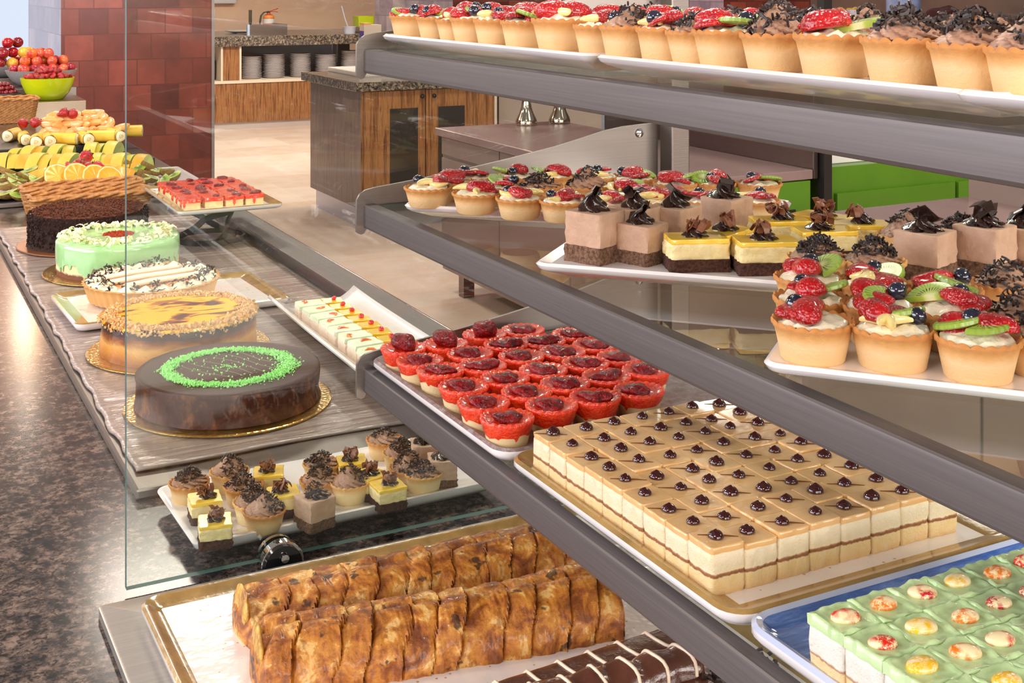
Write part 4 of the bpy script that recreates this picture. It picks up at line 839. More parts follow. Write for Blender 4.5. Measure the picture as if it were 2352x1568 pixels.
def green_ic(seed):
    g = G(); N = 18
    def top(u, v_):
        x = (u - .5) * GW * 1.0; y = (v_ - .5) * GW * 1.0; e = max(abs(u - .5), abs(v_ - .5)) * 2
        z = GH * .97 + .0034 * max(0, e - .66) / .34 * (.6 + .9 * noise.noise((x * 120 + seed * 3, y * 120, seed))) + .0005 * noise.noise((x * 300, y * 300, seed))
        if e > .98: z -= .0016
        return (x * (1 + .02 * noise.noise((y * 200, seed, 1))), y * (1 + .02 * noise.noise((x * 200, seed, 2))), z)
    g.grid(N, N, top); nb = len(g.v)
    idx = [i for i in range(N + 1)] + [(N + 1) * j + N for j in range(1, N + 1)] + [(N + 1) * N + i for i in range(N - 1, -1, -1)] + [(N + 1) * j for j in range(N - 1, 0, -1)]
    low = [(g.v[i][0] * .985, g.v[i][1] * .985, GH * .80 + .0014 * noise.noise((g.v[i][0] * 130 + seed, g.v[i][1] * 130, 5))) for i in idx]; g.v += low
    for k in range(len(idx)): g.f.append((idx[(k + 1) % len(idx)], idx[k], nb + k, nb + (k + 1) % len(idx))); g.m.append(0)
    g.f.append(tuple(nb + k for k in range(len(idx)))); g.m.append(0)
    return g.mesh('green_icing', GIC, 70)
gic = [green_ic(k) for k in range(4)]; gsp = [block(GW * .97, GW * .97, 0, GH * .80, amp=.0014, seed=k * 3 + 1, rough_fr=150).mesh('sponge', GSP, 60) for k in range(3)]
DOTM = []
for nm, c in (('red', (214, 34, 20)), ('orange', (232, 120, 14)), ('crimson', (190, 20, 40)), ('yellow', (240, 186, 20))):
    t = NT('white_chocolate_' + nm); v = t.vec(); n1 = t.noise(v, 240, 6, .8); n2 = t.noise(v, 60, 2); m_ = t.math('MULTIPLY', t.ramp(n1, [(.42, (0, 0, 0)), (.52, (255, 255, 255))]), t.ramp(n2, [(.40, (0, 0, 0)), (.52, (255, 255, 255))]))
    t.col(t.mix(m_, (250, 226, 178), c)); t.set(Roughness=.18); t.b.inputs['Coat Weight'].default_value = .6; t.bump(n1, .0003)
    DOTM.append((nm, G().blob(.0088, .0066, .0042, .12, 90, 3, 3, fn=lambda c_: (c_.x, c_.y, max(c_.z, -.0012))).mesh('white_chocolate_drop', t.m, 80)))
ox, oyt = .4845, .5655
CODE = ['rocyor', 'ryoccy', 'yorcor', 'oyrroy', 'coyroc', 'rycory', 'oyrcoy']; CM = {'r': 0, 'o': 1, 'c': 2, 'y': 3}
for j in range(8):
    for i in range(6):
        x = ox + (i + .5) * GW; y = oyt - (j + .5) * GW; q = CM[CODE[j % 7][i]]; nm, dm = DOTM[q]
        t = thing('green_square', f'green square with {nm} dusted drop, {ORD[j + 1]} row from the gold tray, {ORD[i + 1]} from the rail', 'cake square', (x, y, zsh + .0069), R.choice((0, PI / 2, PI, -PI / 2)) + R.uniform(-.015, .015), 'green iced squares on the blue tray')
        link('sponge', R.choice(gsp), t); link('green_icing', R.choice(gic), t); link('white_chocolate_drop', dm, t, (R.uniform(-.002, .002), R.uniform(-.002, .002), GH * .97 + .0008), -t.rotation_euler.z + R.uniform(-.6, .2), R.uniform(.92, 1.08))
# ================================================================== front deck: plaited pastries
zd = .9106
tray('plait_tray', 'large gold rimmed white tray carrying the plaited pastries', .475, .962, zd, .484, .49, .0, [WHITE, GOLD, SPECK], .017, .018, .02)
zb = zd + .0102
BR = NT('glazed_golden_pastry'); v = BR.vec((1, 1, 1), True); n1 = BR.noise(v, 46, 5, .62, .5); n2 = BR.noise(v, 85, 4, .6); n3 = BR.noise(v, 44, 3)
c = BR.ramp(n1, [(.30, (98, 44, 10)), (.41, (142, 76, 20)), (.47, (176, 104, 32)), (.57, (204, 136, 50)), (.61, (222, 174, 102)), (.78, (232, 190, 124))]); c = BR.mix(BR.ramp(n2, [(.54, (0, 0, 0)), (.60, (190, 190, 190))]), c, (122, 54, 12)); c = BR.mix(BR.ramp(n3, [(.63, (0, 0, 0)), (.665, (235, 235, 235))]), c, (44, 22, 14))
BR.col(c); BR.set(Roughness=.45); BR.b.inputs['Coat Weight'].default_value = .18; BR.bump(BR.noise(v, 210, 5, .7), .0012); BR = BR.m
def braid(L, W, H, seed, nst=14):
    """loaf wrapped by overlapping diagonal strips"""
    nu, nv = 420, 72; rs = []
    r = random.Random(seed); edges = [0]
    while edges[-1] < 1: edges.append(edges[-1] + r.uniform(.7, 1.3) / nst)
    tl = [r.uniform(-.02, .02) for _ in range(60)]
    def strip(u, side, a):
        w = u - (.05 + .03 * noise.noise((u * 5, side, seed))) * math.sin(a) ** 2 + .022 * noise.noise((u * 8, a * 1.7 + side * 7, seed))
        k = 0
        while k < len(edges) - 2 and edges[k + 1] < w: k += 1
        q = (w - edges[k]) / max(1e-6, edges[k + 1] - edges[k]); return k, min(max(q, 0), 1)
    for j in range(nu + 1):
        u = j / nu; end = min(1, min(u, 1 - u) / .035); ef = math.sqrt(max(0, 1 - (1 - end) ** 2)) * .45 + .55 * min(1, end * 1.2 + .25); ring = []
        for i in range(nv):
            a = 2 * PI * i / nv; ca, sa = math.cos(a), math.sin(a)
            if sa < -.02: pr = 1.; h = 0
            else:
                side = 0 if ca < 0 else 1; k, q = strip(u, side, a)
                h = .06 * (q ** .55 - .35) * (1 + .8 * noise.noise((k * 3.3, side, 2))) - .16 * max(0, 1 - q / .07) * (.5 + 1.1 * abs(noise.noise((k * 7.7, a * 1.2, seed)))) + .10 * noise.noise((k * 5.1, a * 1.3, seed + side)) + .035 * noise.noise((u * 26, a * 2.4, seed)) + .016 * noise.noise((u * 110, a * 9, seed))
                h -= .06 * math.exp(-((ca + .05 * math.sin(k * 2.3)) / .07) ** 2) * (sa > 0)
            bulge = 1 + .05 * math.sin(u * 17 + seed) * .5
            y = W / 2 * ca * (1 + h) * ef * bulge; z = H * max(sa, -.08 if abs(ca) < .9 else -.03) * (1 + h * 1.25) * (.55 + .45 * ef)
            if sa < .35: y *= .98 - .10 * (.35 - max(sa, 0)) + .04 * noise.noise((u * 40, side if sa > -.02 else 3, seed))
            ring.append(((u - .5) * L, y, max(z, 0)))
        rs.append(ring)
    return G().rings(rs).mesh('plait_crust', BR, 80)
for (x0, y0, x1, y1, W, H, L_, sd, lab, n_) in ((.300, 1.113, .655, 1.104, .086, .037, 0, 3, 'rear plaited golden pastry loaf on the gold rimmed tray', 12), (.292, 1.036, .618, .985, .088, .043, 0, 8, 'front plaited golden pastry loaf with charred spots on its strips', 11)):
    d_ = Vector((x1 - x0, y1 - y0)); t = thing('plaited_pastry', lab, 'pastry', ((x0 + x1) / 2, (y0 + y1) / 2, zb), rot2(d_), 'plaited pastries on the gold rimmed tray')
    link('plait_crust', braid(d_.length, W, H, sd, n_), t)
    fl = G().blob(.004, .026, .020, .35, 80, 3, sd).mesh('fruit_filling', M('custard_filling', (232, 190, 92), (150, 92, 40), 90, rough=.4, bump=.001), 80); link('fruit_filling', fl, t, (-d_.length / 2 + .006, 0, .021))
CHL = M('milk_chocolate_coating', (104, 62, 48), (88, 50, 38), 30, rough=.2, coat=.5, bump=.0016, bsc=50)
WCH = M('white_chocolate_drizzle', (246, 222, 196), rough=.3)
for (pa, pb, W, H, lab, sd) in (((1040, 1662), (1535, 1494), .036, .013, 'flat chocolate log with neat white stripes behind the rippled one', 1), ((1190, 1660), (1590, 1540), .038, .022, 'rippled chocolate log with drooping white drizzle at the bottom edge', 2)):
    a, b = P(*pa, zb), P(*pb, zb); d_ = (b - a).xy; L_ = d_.length; t = thing('chocolate_log', lab, 'chocolate pastry', ((a.x + b.x) / 2, (a.y + b.y) / 2, zb), rot2(d_), 'chocolate logs at the front of the tray'); rs = []
    def sect(u, q, off=0):
        a_ = PI * q; fl = .35 if sd == 1 else .8; w = W / 2 * (1 + .05 * noise.noise((u * 12, sd, 1)) * sd); h = H * (1 + .22 * noise.noise((u * 11, q * 2, sd)) * (sd - 1)) + off
        ca = math.copysign(abs(math.cos(a_)) ** fl, math.cos(a_)); sa = abs(math.sin(a_)) ** fl; return ((u - .5) * L_, (w + off) * ca, h * sa)
    for j in range(81): rs.append([sect(j / 80, i / 16) for i in range(17)])
    link('coating', G().rings(rs).mesh('coating', CHL, 60), t); n_ = 7 if sd == 1 else 6
    for k in range(n_):
        u = (k + .6) / n_; pts = [Vector(sect(u + .035 * (i / 10 - .5) + .008 * math.sin(i), .08 + .84 * i / 10, .0004)) for i in range(11)]; link('white_stripe', G().tube(pts, .0016, 6).mesh('white_stripe', WCH, 80), t)
    if sd == 2: link('chocolate_puddle', G().rr(L_ * 1.02, .07, .02, [(.001, 0), (0, .002), (.004, .005), (.012, .0055)], 6).mesh('chocolate_puddle', CHL), t, (.008, -.038, 0))
p = P(1700, 1556, zb); o = link('chocolate_crumbs', sticks('chocolate_crumbs', 90, lambda r: ((r.gauss(0, .014), r.gauss(0, .010), abs(r.gauss(0, .004))), (0, 0, 1)), .006, .003, SHAV, 5), None, p); tag(o, 'small heap of dark chocolate crumbs at the end of the chocolate logs', 'crumbs', None, 'stuff')
# ================================================================== petit fours platter behind the glass
zc = .9006
t = thing('petit_four_platter', 'long white platter of small cakes behind the glass panel', 'platter', (.492, 1.395, zc), .03)
link('dish', G().rr(.37, .180, .012, [(.03, 0), (.018, .004), (.002, .0145), (0, .017), (.003, .0185), (.007, .0175), (.03, .0165)], 5, fn=lambda p_, j: (p_[0], p_[1] * (1 - .05 * (p_[0] / .185) ** 2), p_[2] + .0045 * (max(0, abs(p_[1]) - .05) / .04) ** 2 * (j >= 3))).mesh('dish', WHITE, 50), t)
zq = zc + .0172; PG = 'small cakes on the white platter behind the glass'
for i, (px, py, lab) in enumerate(((435, 1106, 'leftmost chocolate tartlet on the platter behind the glass'), (527, 1081, 'chocolate tartlet left of the yellow square at the platter rear'), (559, 1113, 'chocolate tartlet with blackened rim behind the two front tartlets'), (583, 1150, 'pale chocolate tartlet partly hidden by the front tartlet behind the glass'), (607, 1170, 'front left chocolate tartlet beside the yellow front square'), (740, 1063, 'chocolate tartlet behind the cubic mousse square behind the glass'), (735, 1100, 'chocolate tartlet directly touching the back of the cubic mousse square'), (804, 1106, 'chocolate tartlet just right of the cubic mousse square'), (883, 1008, 'rearmost chocolate tartlet at the top of the glass side platter'), (922, 1038, 'chocolate tartlet second from the rear on the right of the platter'), (939, 1072, 'chocolate tartlet third from the rear on the right of the platter'), (973, 1084, 'front right chocolate tartlet beside the pink mousse squares'))):
    q = P(px, py, zq + TZ * .97); choc_tart(q.x, q.y, zq - .0002, lab, PG, i % 3, 1.0, 1.0, R.choice(SHELLP) if i % 2 else R.choice(SHELLS))
for px, py, rz, lab in ((471, 1140, -.1, 'yellow glazed square with tall curls second from the left'), (494, 1192, -.2, 'yellow glazed square at the front left corner of the platter'), (617, 1080, -.3, 'yellow glazed square at the rear left of the platter'), (651, 1126, -.15, 'yellow glazed square with upright curls behind the cubic mousse square'), (808, 1054, -.2, 'yellow glazed square at the rear middle of the platter'), (849, 1086, .3, 'yellow glazed square turned sideways right of the mousse square'), (891, 1110, .0, 'yellow glazed square without a dollop near the platter front')):
    q = P(px, py, zq + .025); cheese_square(q.x, q.y, zq - .0002, lab, PG, rz)
for px, py, rz, lab in ((723, 1137, .28, 'cubic mousse square at the middle front of the platter'), (975, 1014, -.35, 'pink mousse square farthest back at the platter right'), (1016, 1048, -.35, 'pink mousse square before the farthest one at the platter right')):
    q = P(px, py, zq + .033); mousse_square(q.x, q.y, zq - .0002, lab, PG, rz, 1, 1, False)
# ================================================================== row of large cakes
zk = .9196
BOARD = NT('gold_foil_board'); v = BOARD.vec((1, 1, 1), False); BOARD.col((206, 164, 92)); BOARD.set(Roughness=.22, Metallic=.9); BOARD.bump(BOARD.voro(v, 160), .0006); BOARD = BOARD.m
BRB = M('brown_foil_board', (150, 96, 62), rough=.3, metal=.5)
def board(t, r, mat=BOARD): link('cake_board', G().lathe([(r - .002, 0), (r, .001), (r, .0028), (r - .0015, .0036)], 72).mesh('cake_board', mat, 40), t)
def scatter(name, n, fn, size, mat, seed, flat=.5):
    r = random.Random(seed); g = G()
    for _ in range(n):
        p = fn(r); s = size * r.uniform(.5, 1.4); m_ = Tm(p, (r.random() * 6, r.random() * 6, r.random() * 6), (s, s * r.uniform(.5, 1), s * flat)); g.add([(-.5, -.5, 0), (.5, -.4, 0), (.4, .5, 0), (-.5, .4, 0), (0, 0, .8)], [(3, 2, 1, 0), (0, 1, 4), (1, 2, 4), (2, 3, 4), (3, 0, 4)], 0, m_)
    return g.mesh(name, mat, 20)
# 1 chocolate cake with green ring
CAKEC = NT('chocolate_glaze'); v = CAKEC.vec((1, 1, .6), False); CAKEC.col(CAKEC.ramp(CAKEC.noise(v, 36, 5, .7), [(.3, (50, 24, 16)), (.52, (78, 40, 28)), (.68, (136, 84, 48))])); CAKEC.b.inputs['Specular IOR Level'].default_value = .15; CAKEC.set(Roughness=.42); CAKEC.b.inputs['Coat Weight'].default_value = .05; CAKEC.bump(CAKEC.noise(v, 60, 4), .0018); CAKEC = CAKEC.m
CTOP = M('smooth_chocolate_top', (72, 42, 34), (62, 36, 30), 12, rough=.42, spec=.12, bump=.0006, bsc=20)
t = thing('chocolate_cake', 'round dark chocolate cake with a ring of green sprinkles', 'cake', (.459, 1.737, zk)); board(t, .141); r0, h0 = .1255, .048
def cfn(a, r, z, j): return (r * (1 + (.018 * noise.noise((math.cos(a) * 3, math.sin(a) * 3, z * 40)) if 0 < j < 6 else 0)), z + (.0018 * noise.noise((math.cos(a) * 5, math.sin(a) * 5, 2)) if j >= 6 else 0))
link('body', G().lathe([(r0 * .985, .0037), (r0 * 1.005, .006), (r0 * .985, .014), (r0 * .98, .022), (r0 * .985, .032), (r0 * .995, .042), (r0 * 1.0, h0 - .003), (r0 * .992, h0)], 120, cfn, cap1=False).mesh('body', CAKEC, 50), t)
link('top_glaze', G().lathe([(r0 * .993, h0 - .0006), (r0 * .985, h0 + .0008), (r0 * .93, h0 + .0008), (r0 * .5, h0 + .001), (.0002, h0 + .001)], 96, cap0=False).mesh('top_glaze', CTOP, 60), t)
def gring(r):
    a = r.random() * 6.283; sp = .011 + .005 * max(0, math.cos(a + .35)); rad = .082 + r.gauss(0, .45) * sp
    if r.random() < .04: rad = r.random() * .10
    return (rad * math.cos(a), rad * math.sin(a) * .98, h0 + .0016 + abs(r.gauss(0, .0012)) * math.exp(-((rad - .082) / .012) ** 2))
sp_ = link('green_sprinkles', scatter('green_sprinkles', 5200, gring, .0026, M('green_coconut_sprinkles', (150, 232, 118), (190, 246, 164), 400, rough=.6), 4, .7), t); sp_['kind'] = 'stuff'
for k in range(6):
    x = -.045 + k * .018; pts = [(x + .018 * q - .004 * math.sin(q * 5 + k), .05 - .1 * q, h0 + .0011) for q in [i / 8 for i in range(9)]]; link('drizzle_line', G().tube(pts, .0007, 5, flat=.5).mesh('drizzle_line', M('thin_drizzle', (128, 100, 88), rough=.3), 80), t, (0, 0, 0), .3)
# 2 caramel cake
t = thing('caramel_cake', 'round yellow glazed cake with caramel pools and flaked rim', 'cake', (.457, 2.03, zk)); board(t, .142); r0, h0 = .121, .058
CARS = NT('caramel_cake_side'); v = CARS.vec((1, 1, 2.2), False); n1 = CARS.noise(v, 13, 5, .65, .5); tc = CARS.n('ShaderNodeTexCoord'); sx = CARS.n('ShaderNodeSeparateXYZ'); CARS.l(tc.outputs['Object'], sx.inputs[0])
zz = CARS.math('ADD', CARS.math('DIVIDE', sx.outputs[2], h0), CARS.math('MULTIPLY', CARS.math('SUBTRACT', n1, .5), .5)); CARS.col(CARS.ramp(zz, [(.05, (150, 84, 30)), (.3, (206, 136, 56)), (.5, (224, 166, 84)), (.66, (150, 84, 34)), (.78, (70, 38, 22)), (.93, (58, 32, 20))])); CARS.set(Roughness=.35); CARS.b.inputs['Coat Weight'].default_value = .15; CARS.bump(n1, .003); CARS = CARS.m
link('body', G().lathe([(r0 * 1.0, .0037), (r0 * 1.0, .012), (r0 * .985, .024), (r0 * .985, .036), (r0 * .98, .048), (r0 * .97, h0)], 96, cfn).mesh('body', CARS, 50), t)
CART = NT('yellow_caramel_top'); v = CART.vec((1, 2.2, 1), False, rot=(0, 0, .3)); n1 = CART.noise(v, 17, 2, .5, .9); CART.col(CART.ramp(n1, [(.36, (246, 190, 30)), (.50, (246, 192, 36)), (.55, (190, 110, 26)), (.62, (110, 52, 20)), (.7, (60, 28, 16))])); CART.set(Roughness=.12); CART.b.inputs['Coat Weight'].default_value = .1; CART.b.inputs['Specular IOR Level'].default_value = .35; CART = CART.m
link('top_glaze', G().lathe([(r0 * .985, h0 - .002), (r0 * .97, h0 + .0015), (r0 * .6, h0 + .002), (.0002, h0 + .002)], 72, cap0=False).mesh('top_glaze', CART, 60), t)
def flk(r):
    a = r.random() * 6.283; rad = r0 * (.90 + r.gauss(0, .055) + .04 * noise.noise((math.cos(a) * 2, math.sin(a) * 2, 1))); rad = min(rad, r0 * 1.02); dz = -abs(r.gauss(0, .004)) if rad > r0 * .95 else abs(r.gauss(0, .0015)); return (rad * math.cos(a), rad * math.sin(a), h0 + .002 + dz)
o = link('coconut_flakes', scatter('coconut_flakes', 4200, flk, .0052, M('toasted_flakes', (240, 206, 150), (206, 152, 90), 300, rough=.7), 8, .3), t); o['kind'] = 'stuff'
# 3 cream tart on a square dish
zt3 = zk - .0008
tray('square_gold_dish', 'gold rimmed white square dish under the cream topped tart', .505, 2.32, zk, .375, .245, .04, [WHITE, GOLD, SPECK], .016, .026, .02)
t = thing('cream_tart', 'round fluted tart topped with piped cream rosettes and chocolate bits', 'tart', (.478, 2.345, zk + .0132)); r0, h0 = .121, .032
t3c = zlayers('fluted_tart_crust', [(.0, (226, 178, 112)), (.7, (228, 182, 118)), (1, (206, 150, 84))], h0, 120, .06, .6, .0006, 300)
link('crust', G().lathe([(r0 * .88, 0), (r0 * .9, .001), (r0 * .97, h0 * .9), (r0 * 1.0, h0), (r0 * .96, h0 + .001), (r0 * .93, h0 - .004)], 240, lambda a, r, z, j: (r * (1 + .014 * math.sin(a * 44) * (1 if j < 4 else .3)), z), cap1=False).mesh('crust', t3c, 60), t)
WCR = M('whipped_cream', (250, 238, 212), (246, 230, 196), 80, rough=.45, bump=.0004, sss=.15)
link('filling', G().lathe([(r0 * .94, h0 - .004), (r0 * .6, h0 - .001), (.0002, h0 - .001)], 60, cap0=False).mesh('filling', M('caramel_filling', (212, 138, 66), (190, 110, 46), 40, rough=.2, coat=.5), 60), t)
for k in range(3):
    y = -.042 + k * .042; L2 = math.sqrt(max(.001, (.082) ** 2 - y * y)); link('cream_stripe', G().tube([(-L2, y, h0 + .003), (-L2 * .3, y + .003, h0 + .004), (L2 * .4, y - .002, h0 + .004), (L2, y, h0 + .003)], .0075, 10, flat=.7).mesh('cream_stripe', WCR, 80), t, (0, 0, 0), .25)
ros = swirl('cream_rosette', WCR, .0165, 0, .0125, 8, 1.6, .14, 40, 8)
for k in range(20):
    a = 2 * PI * k / 20; link('cream_rosette', ros, t, (.100 * math.cos(a), .100 * math.sin(a), h0 - .003), a * 3, R.uniform(.92, 1.1))
def crb(r): a = r.random() * 6.283; rad = r.uniform(.082, .116); return (rad * math.cos(a), rad * math.sin(a), h0 + .010 + r.uniform(-.006, .004) - .6 * abs(rad - .1)), (0, 0, 1)
o = link('chocolate_bits', sticks('chocolate_bits', 300, crb, .009, .003, SHAV, 12, .3), t); o['kind'] = 'stuff'
# 4 green glazed cake
t = thing('green_cake', 'round pale green glazed cake with drips and white shavings', 'cake', (.472, 2.643, zk)); board(t, .146); r0, h0 = .1215, .070
GC = zlayers('cream_and_cocoa_layers', [(.0, (130, 76, 44)), (.16, (120, 68, 40)), (.22, (246, 226, 170)), (.44, (244, 222, 160)), (.48, (70, 40, 26)), (.66, (62, 36, 24)), (.7, (244, 226, 170))], h0, 60, .10, .6, .0016, 90)
link('body', G().lathe([(r0 * .97, .0037), (r0 * .975, .012), (r0 * .965, .03), (r0 * .96, .05), (r0 * .95, h0 - .004)], 96, cfn).mesh('body', GC, 50), t)
GG = M('mint_green_glaze', (176, 224, 156), (166, 216, 146), 14, rough=.2, coat=.7, bump=.0012, bsc=30, sss=.1)
def drip(a, r, z, j):
    dr = .44 + .16 * noise.noise((math.cos(a) * 4, math.sin(a) * 4, 2)) - .6 * max(0, noise.noise((math.cos(a) * 11, math.sin(a) * 11, 7)) - .02)
    if j < 4: q = (0, .3, .6, .85)[j]; z = h0 * (dr + (.93 - dr) * q); r = r0 * (.985 + .012 * math.sin(q * 3))
    return r, z + (.0012 * noise.noise((r * math.cos(a) * 30, r * math.sin(a) * 30, 1)) if j > 4 else 0)
link('green_glaze', G().lathe([(r0, 0)] * 4 + [(r0 * .99, h0 - .003), (r0 * .95, h0 + .001), (r0 * .7, h0 + .002), (r0 * .35, h0 + .0022), (.0002, h0 + .0022)], 240, drip, cap0=False).mesh('green_glaze', GG, 80), t)
def wsh(r):
    a = r.random() * 6.283; rad = r0 * r.uniform(.62, .94); return (rad * math.cos(a), rad * math.sin(a), h0 + .003 + abs(r.gauss(0, .003)))
g = G(); rr_ = random.Random(3)
for k in range(230):
    p_ = wsh(rr_); L2 = rr_.uniform(.008, .02); m_ = Tm(p_, (rr_.gauss(0, .5), rr_.gauss(0, .5), rr_.random() * 6)); vs = []
    for i in range(4):
        x = (i / 3 - .5) * L2; zc_ = .25 * L2 * (1 - (2 * i / 3 - 1) ** 2); vs += [(x, -.0032, zc_), (x, .0032, zc_ + .001), (x, .0030, zc_ + .0016), (x, -.0030, zc_ + .0006)]
    f = [(3, 2, 1, 0), (12, 13, 14, 15)] + [(j + q, j + (q + 1) % 4, j + 4 + (q + 1) % 4, j + 4 + q) for j in (0, 4, 8) for q in range(4)]; g.add(vs, f, 0, m_)
o = link('white_chocolate_shavings', g.mesh('white_chocolate_shavings', M('white_chocolate_shavings', (246, 240, 200), (238, 230, 184), 60, rough=.5), 30), t); o['kind'] = 'stuff'
def ctr(r): a = r.random() * 6.283; q = r.random() ** .6 * .03; return (q * math.cos(a), q * math.sin(a), h0 + .003 + r.random() * .003 * (1 - q / .03))
o = link('crumb_centre', scatter('crumb_centre', 900, ctr, .0035, M('rust_crumbs', (186, 66, 26), (140, 46, 18), 300, rough=.8), 2, .8), t); o['kind'] = 'stuff'
# 5 dark crumb cake
t = thing('crumb_cake', 'round dark cake covered in brown cake crumbs', 'cake', (.462, 2.95, zk)); board(t, .152, BRB); r0, h0 = .126, .075
CRB = M('brown_cake_crumbs', (120, 62, 34), (66, 34, 22), 160, rough=.95, bump=.003, bsc=260); CRD = M('dark_cake_crumbs', (58, 30, 22), (40, 22, 16), 160, rough=.95, bump=.003, bsc=260)
def crf(a, r, z, j): return r * (1 + .03 * noise.noise((math.cos(a) * 14, math.sin(a) * 14, z * 160))), z + (.003 * noise.noise((r * math.cos(a) * 130, r * math.sin(a) * 130, 4)) if j > 8 else 0)
pr = [(r0 * 1.03, .0037)] + [(r0 * (1.0 - .01 * q), .004 + (h0 - .006) * q / 8) for q in range(1, 9)] + [(r0 * .94, h0 + .001)] + [(r0 * (.9 - .1 * q), h0 + .002 + .0007 * q) for q in range(9)] + [(.0002, h0 + .009)]
link('body', G().lathe(pr, 160, crf, mi=[1] * 8 + [0] * 20).mesh('body', [CRB, CRD], 80), t)
o = link('loose_crumbs', scatter('loose_crumbs', 1400, lambda r: (lambda a, q: (q * math.cos(a), q * math.sin(a), h0 + .004 + .004 * (1 - q / r0)))(r.random() * 6.283, r0 * .93 * math.sqrt(r.random())), .005, CRB, 6, .9), t); o['kind'] = 'stuff'
o = link('side_crumbs', scatter('side_crumbs', 1600, lambda r: (lambda a, z: (r0 * 1.005 * math.cos(a), r0 * 1.005 * math.sin(a), z))(r.random() * 6.283, .004 + r.random() * (h0 - .004)), .0055, CRD, 7, .9), t); o['kind'] = 'stuff'
# ================================================================== stand with red squares
sx_, sy_ = .714, 2.86; zst = 1.002
t = thing('cake_stand', 'twisted black metal stand under the raised tray of red squares', 'stand', (sx_, sy_, zk - .002))
hS = zst - (zk - .002); rb = .075
def band(pts, w):
    rs = []
    for i, p_ in enumerate(pts):
        p_ = Vector(p_); tg = (Vector(pts[min(i + 1, len(pts) - 1)]) - Vector(pts[max(i - 1, 0)])).normalized(); rad = Vector((p_.x, p_.y, 0)).normalized() if p_.xy.length > 1e-4 else Vector((1, 0, 0)); s_ = tg.cross(rad).normalized(); n_ = s_.cross(tg)
        rs.append([tuple(p_ + s_ * w * a + n_ * .0028 * b) for a, b in ((-1, -1), (1, -1), (1, 1), (-1, 1))])
    return rs
ringp = [(rb * math.cos(2 * PI * i / 40), rb * math.sin(2 * PI * i / 40), .0085) for i in range(41)]
link('base_ring', G().rings(band(ringp, .0055)).mesh('base_ring', BLACKM, 50), t)
for k in range(3):
    pts = []
    for i in range(25):
        q = i / 24; a = k * 2 * PI / 3 + .4 + q * 2.5; rad = rb * (1 - .55 * math.sin(q * PI) ** 1.0) if True else rb
        pts.append((rad * math.cos(a) * (1 + .25 * q), rad * math.sin(a) * (1 + .25 * q), .006 + q * (hS - .011)))
    link('twisted_strut', G().rings(band(pts, .0065)).mesh('twisted_strut', BLACKM, 50), t)
tcx, tcy = .726, 2.905
tray('raised_tray', 'gold rimmed white tray of red squares raised on the black stand', tcx, tcy, zst, .232, .372, 0, [WHITE, GOLD, SPECK], .013, .022, .015)
RSQ = [block(.040, .040, 0, .020, amp=.0012, seed=k, rough_fr=120).mesh('sponge', M('pale_cheese_sponge', (244, 218, 164), (236, 200, 140), 120, rough=.6, bump=.001), 60) for k in range(2)]
def rjel(seed):
    g = block(.0425, .0425, .0135, .0225, amp=.0036, seed=seed, rough_fr=90)
    for _ in range(4):
        s_ = R.choice((-1, 1)); u = R.uniform(-.016, .016); x, y = (s_ * .0208, u) if R.random() < .5 else (u, s_ * .0208); g.blob(.0034, .0034, R.uniform(.006, .011), .2, 100, 1, seed, 0, Tm((x, y, .0115)))
    return g.mesh('red_jelly', RJ, 80)
RJS = [rjel(k) for k in range(4)]; q = 0
for j in range(6):
    for i in range(4):
        x = tcx - .0735 + i * .0465 + R.uniform(-.003, .003); y = tcy - .118 + j * .0468 + R.uniform(-.003, .003)
        t = thing('red_square', f'red jelly square, {ORD[j + 1]} row from the near edge, {ORD[i + 1]} from left, raised tray', 'cake square', (x, y, zst + .0063), R.uniform(-.12, .12), 'red jelly squares on the raised tray')
        link('sponge', R.choice(RSQ), t); link('red_jelly', R.choice(RJS), t, (0, 0, 0), R.choice((0, PI / 2, PI))); (R.random() < .85 and link('strawberry_filling', R.choice(JAMS), t, (R.uniform(-.009, .009), R.uniform(-.009, .009), .0235), R.random() * 6, R.uniform(.7, 1.05)))
# ================================================================== long dish with lime and mango pieces
zl = zk - .0012
t = thing('long_curved_dish', 'long white dish with upturned sides holding yellow and green slices', 'dish', (.716, 1.83, zl), -.015)
def ldf(u, v_):
    x = (u - .5) * .155; y = (v_ - .5) * .66; e = abs(u - .5) * 2; return (x, y, .007 + .026 * e ** 3 + .004 * (abs(v_ - .5) * 2) ** 4)
g = G(); g.grid(16, 24, ldf); me = g.mesh('dish', WHITE, 80); o = link('dish', me, t); md = o.modifiers.new('solid', 'SOLIDIFY'); md.thickness = .006; md.offset = -1
MANG = M('mango_glaze', (252, 196, 20), (250, 210, 60), 40, rough=.1, coat=.9); LIMEC = M('lime_cream', (236, 238, 216), (218, 232, 192), 50, rough=.4, coat=.3, bump=.001, bsc=110); PSP = M('pale_sponge', (246, 226, 190), (240, 210, 164), 110, rough=.8, bump=.0016, bsc=300)
ysp = block(.034, .030, 0, .018, amp=.001, seed=2).mesh('sponge', PSP, 60); ygl = block(.035, .031, .018, .0255, amp=.0012, seed=3, rough_fr=90).mesh('mango_glaze', MANG, 60); CHER = M('red_cherry', (206, 12, 30), rough=.1, coat=1); chm = G().blob(.0045, .0045, .004, .4, 200, 2).mesh('cherry', CHER, 80)
lsp = block(.046, .036, 0, .020, amp=.0012, seed=6).mesh('sponge', M('pinkish_sponge', (244, 224, 206), (240, 214, 196), 110, rough=.8, bump=.0016), 60); lgl = block(.047, .037, .020, .0275, amp=.003, seed=7, rough_fr=60).mesh('lime_cream', LIMEC, 60)
drp = G().tube([(-.009, 0, 0), (-.004, .004, .0012), (.003, .003, .001), (.008, -.003, 0)], [.001, .003, .003, .001], 8, flat=.6).mesh('orange_jelly', M('orange_jelly', (246, 140, 60), (226, 70, 40), 60, rough=.1, coat=.8), 80)
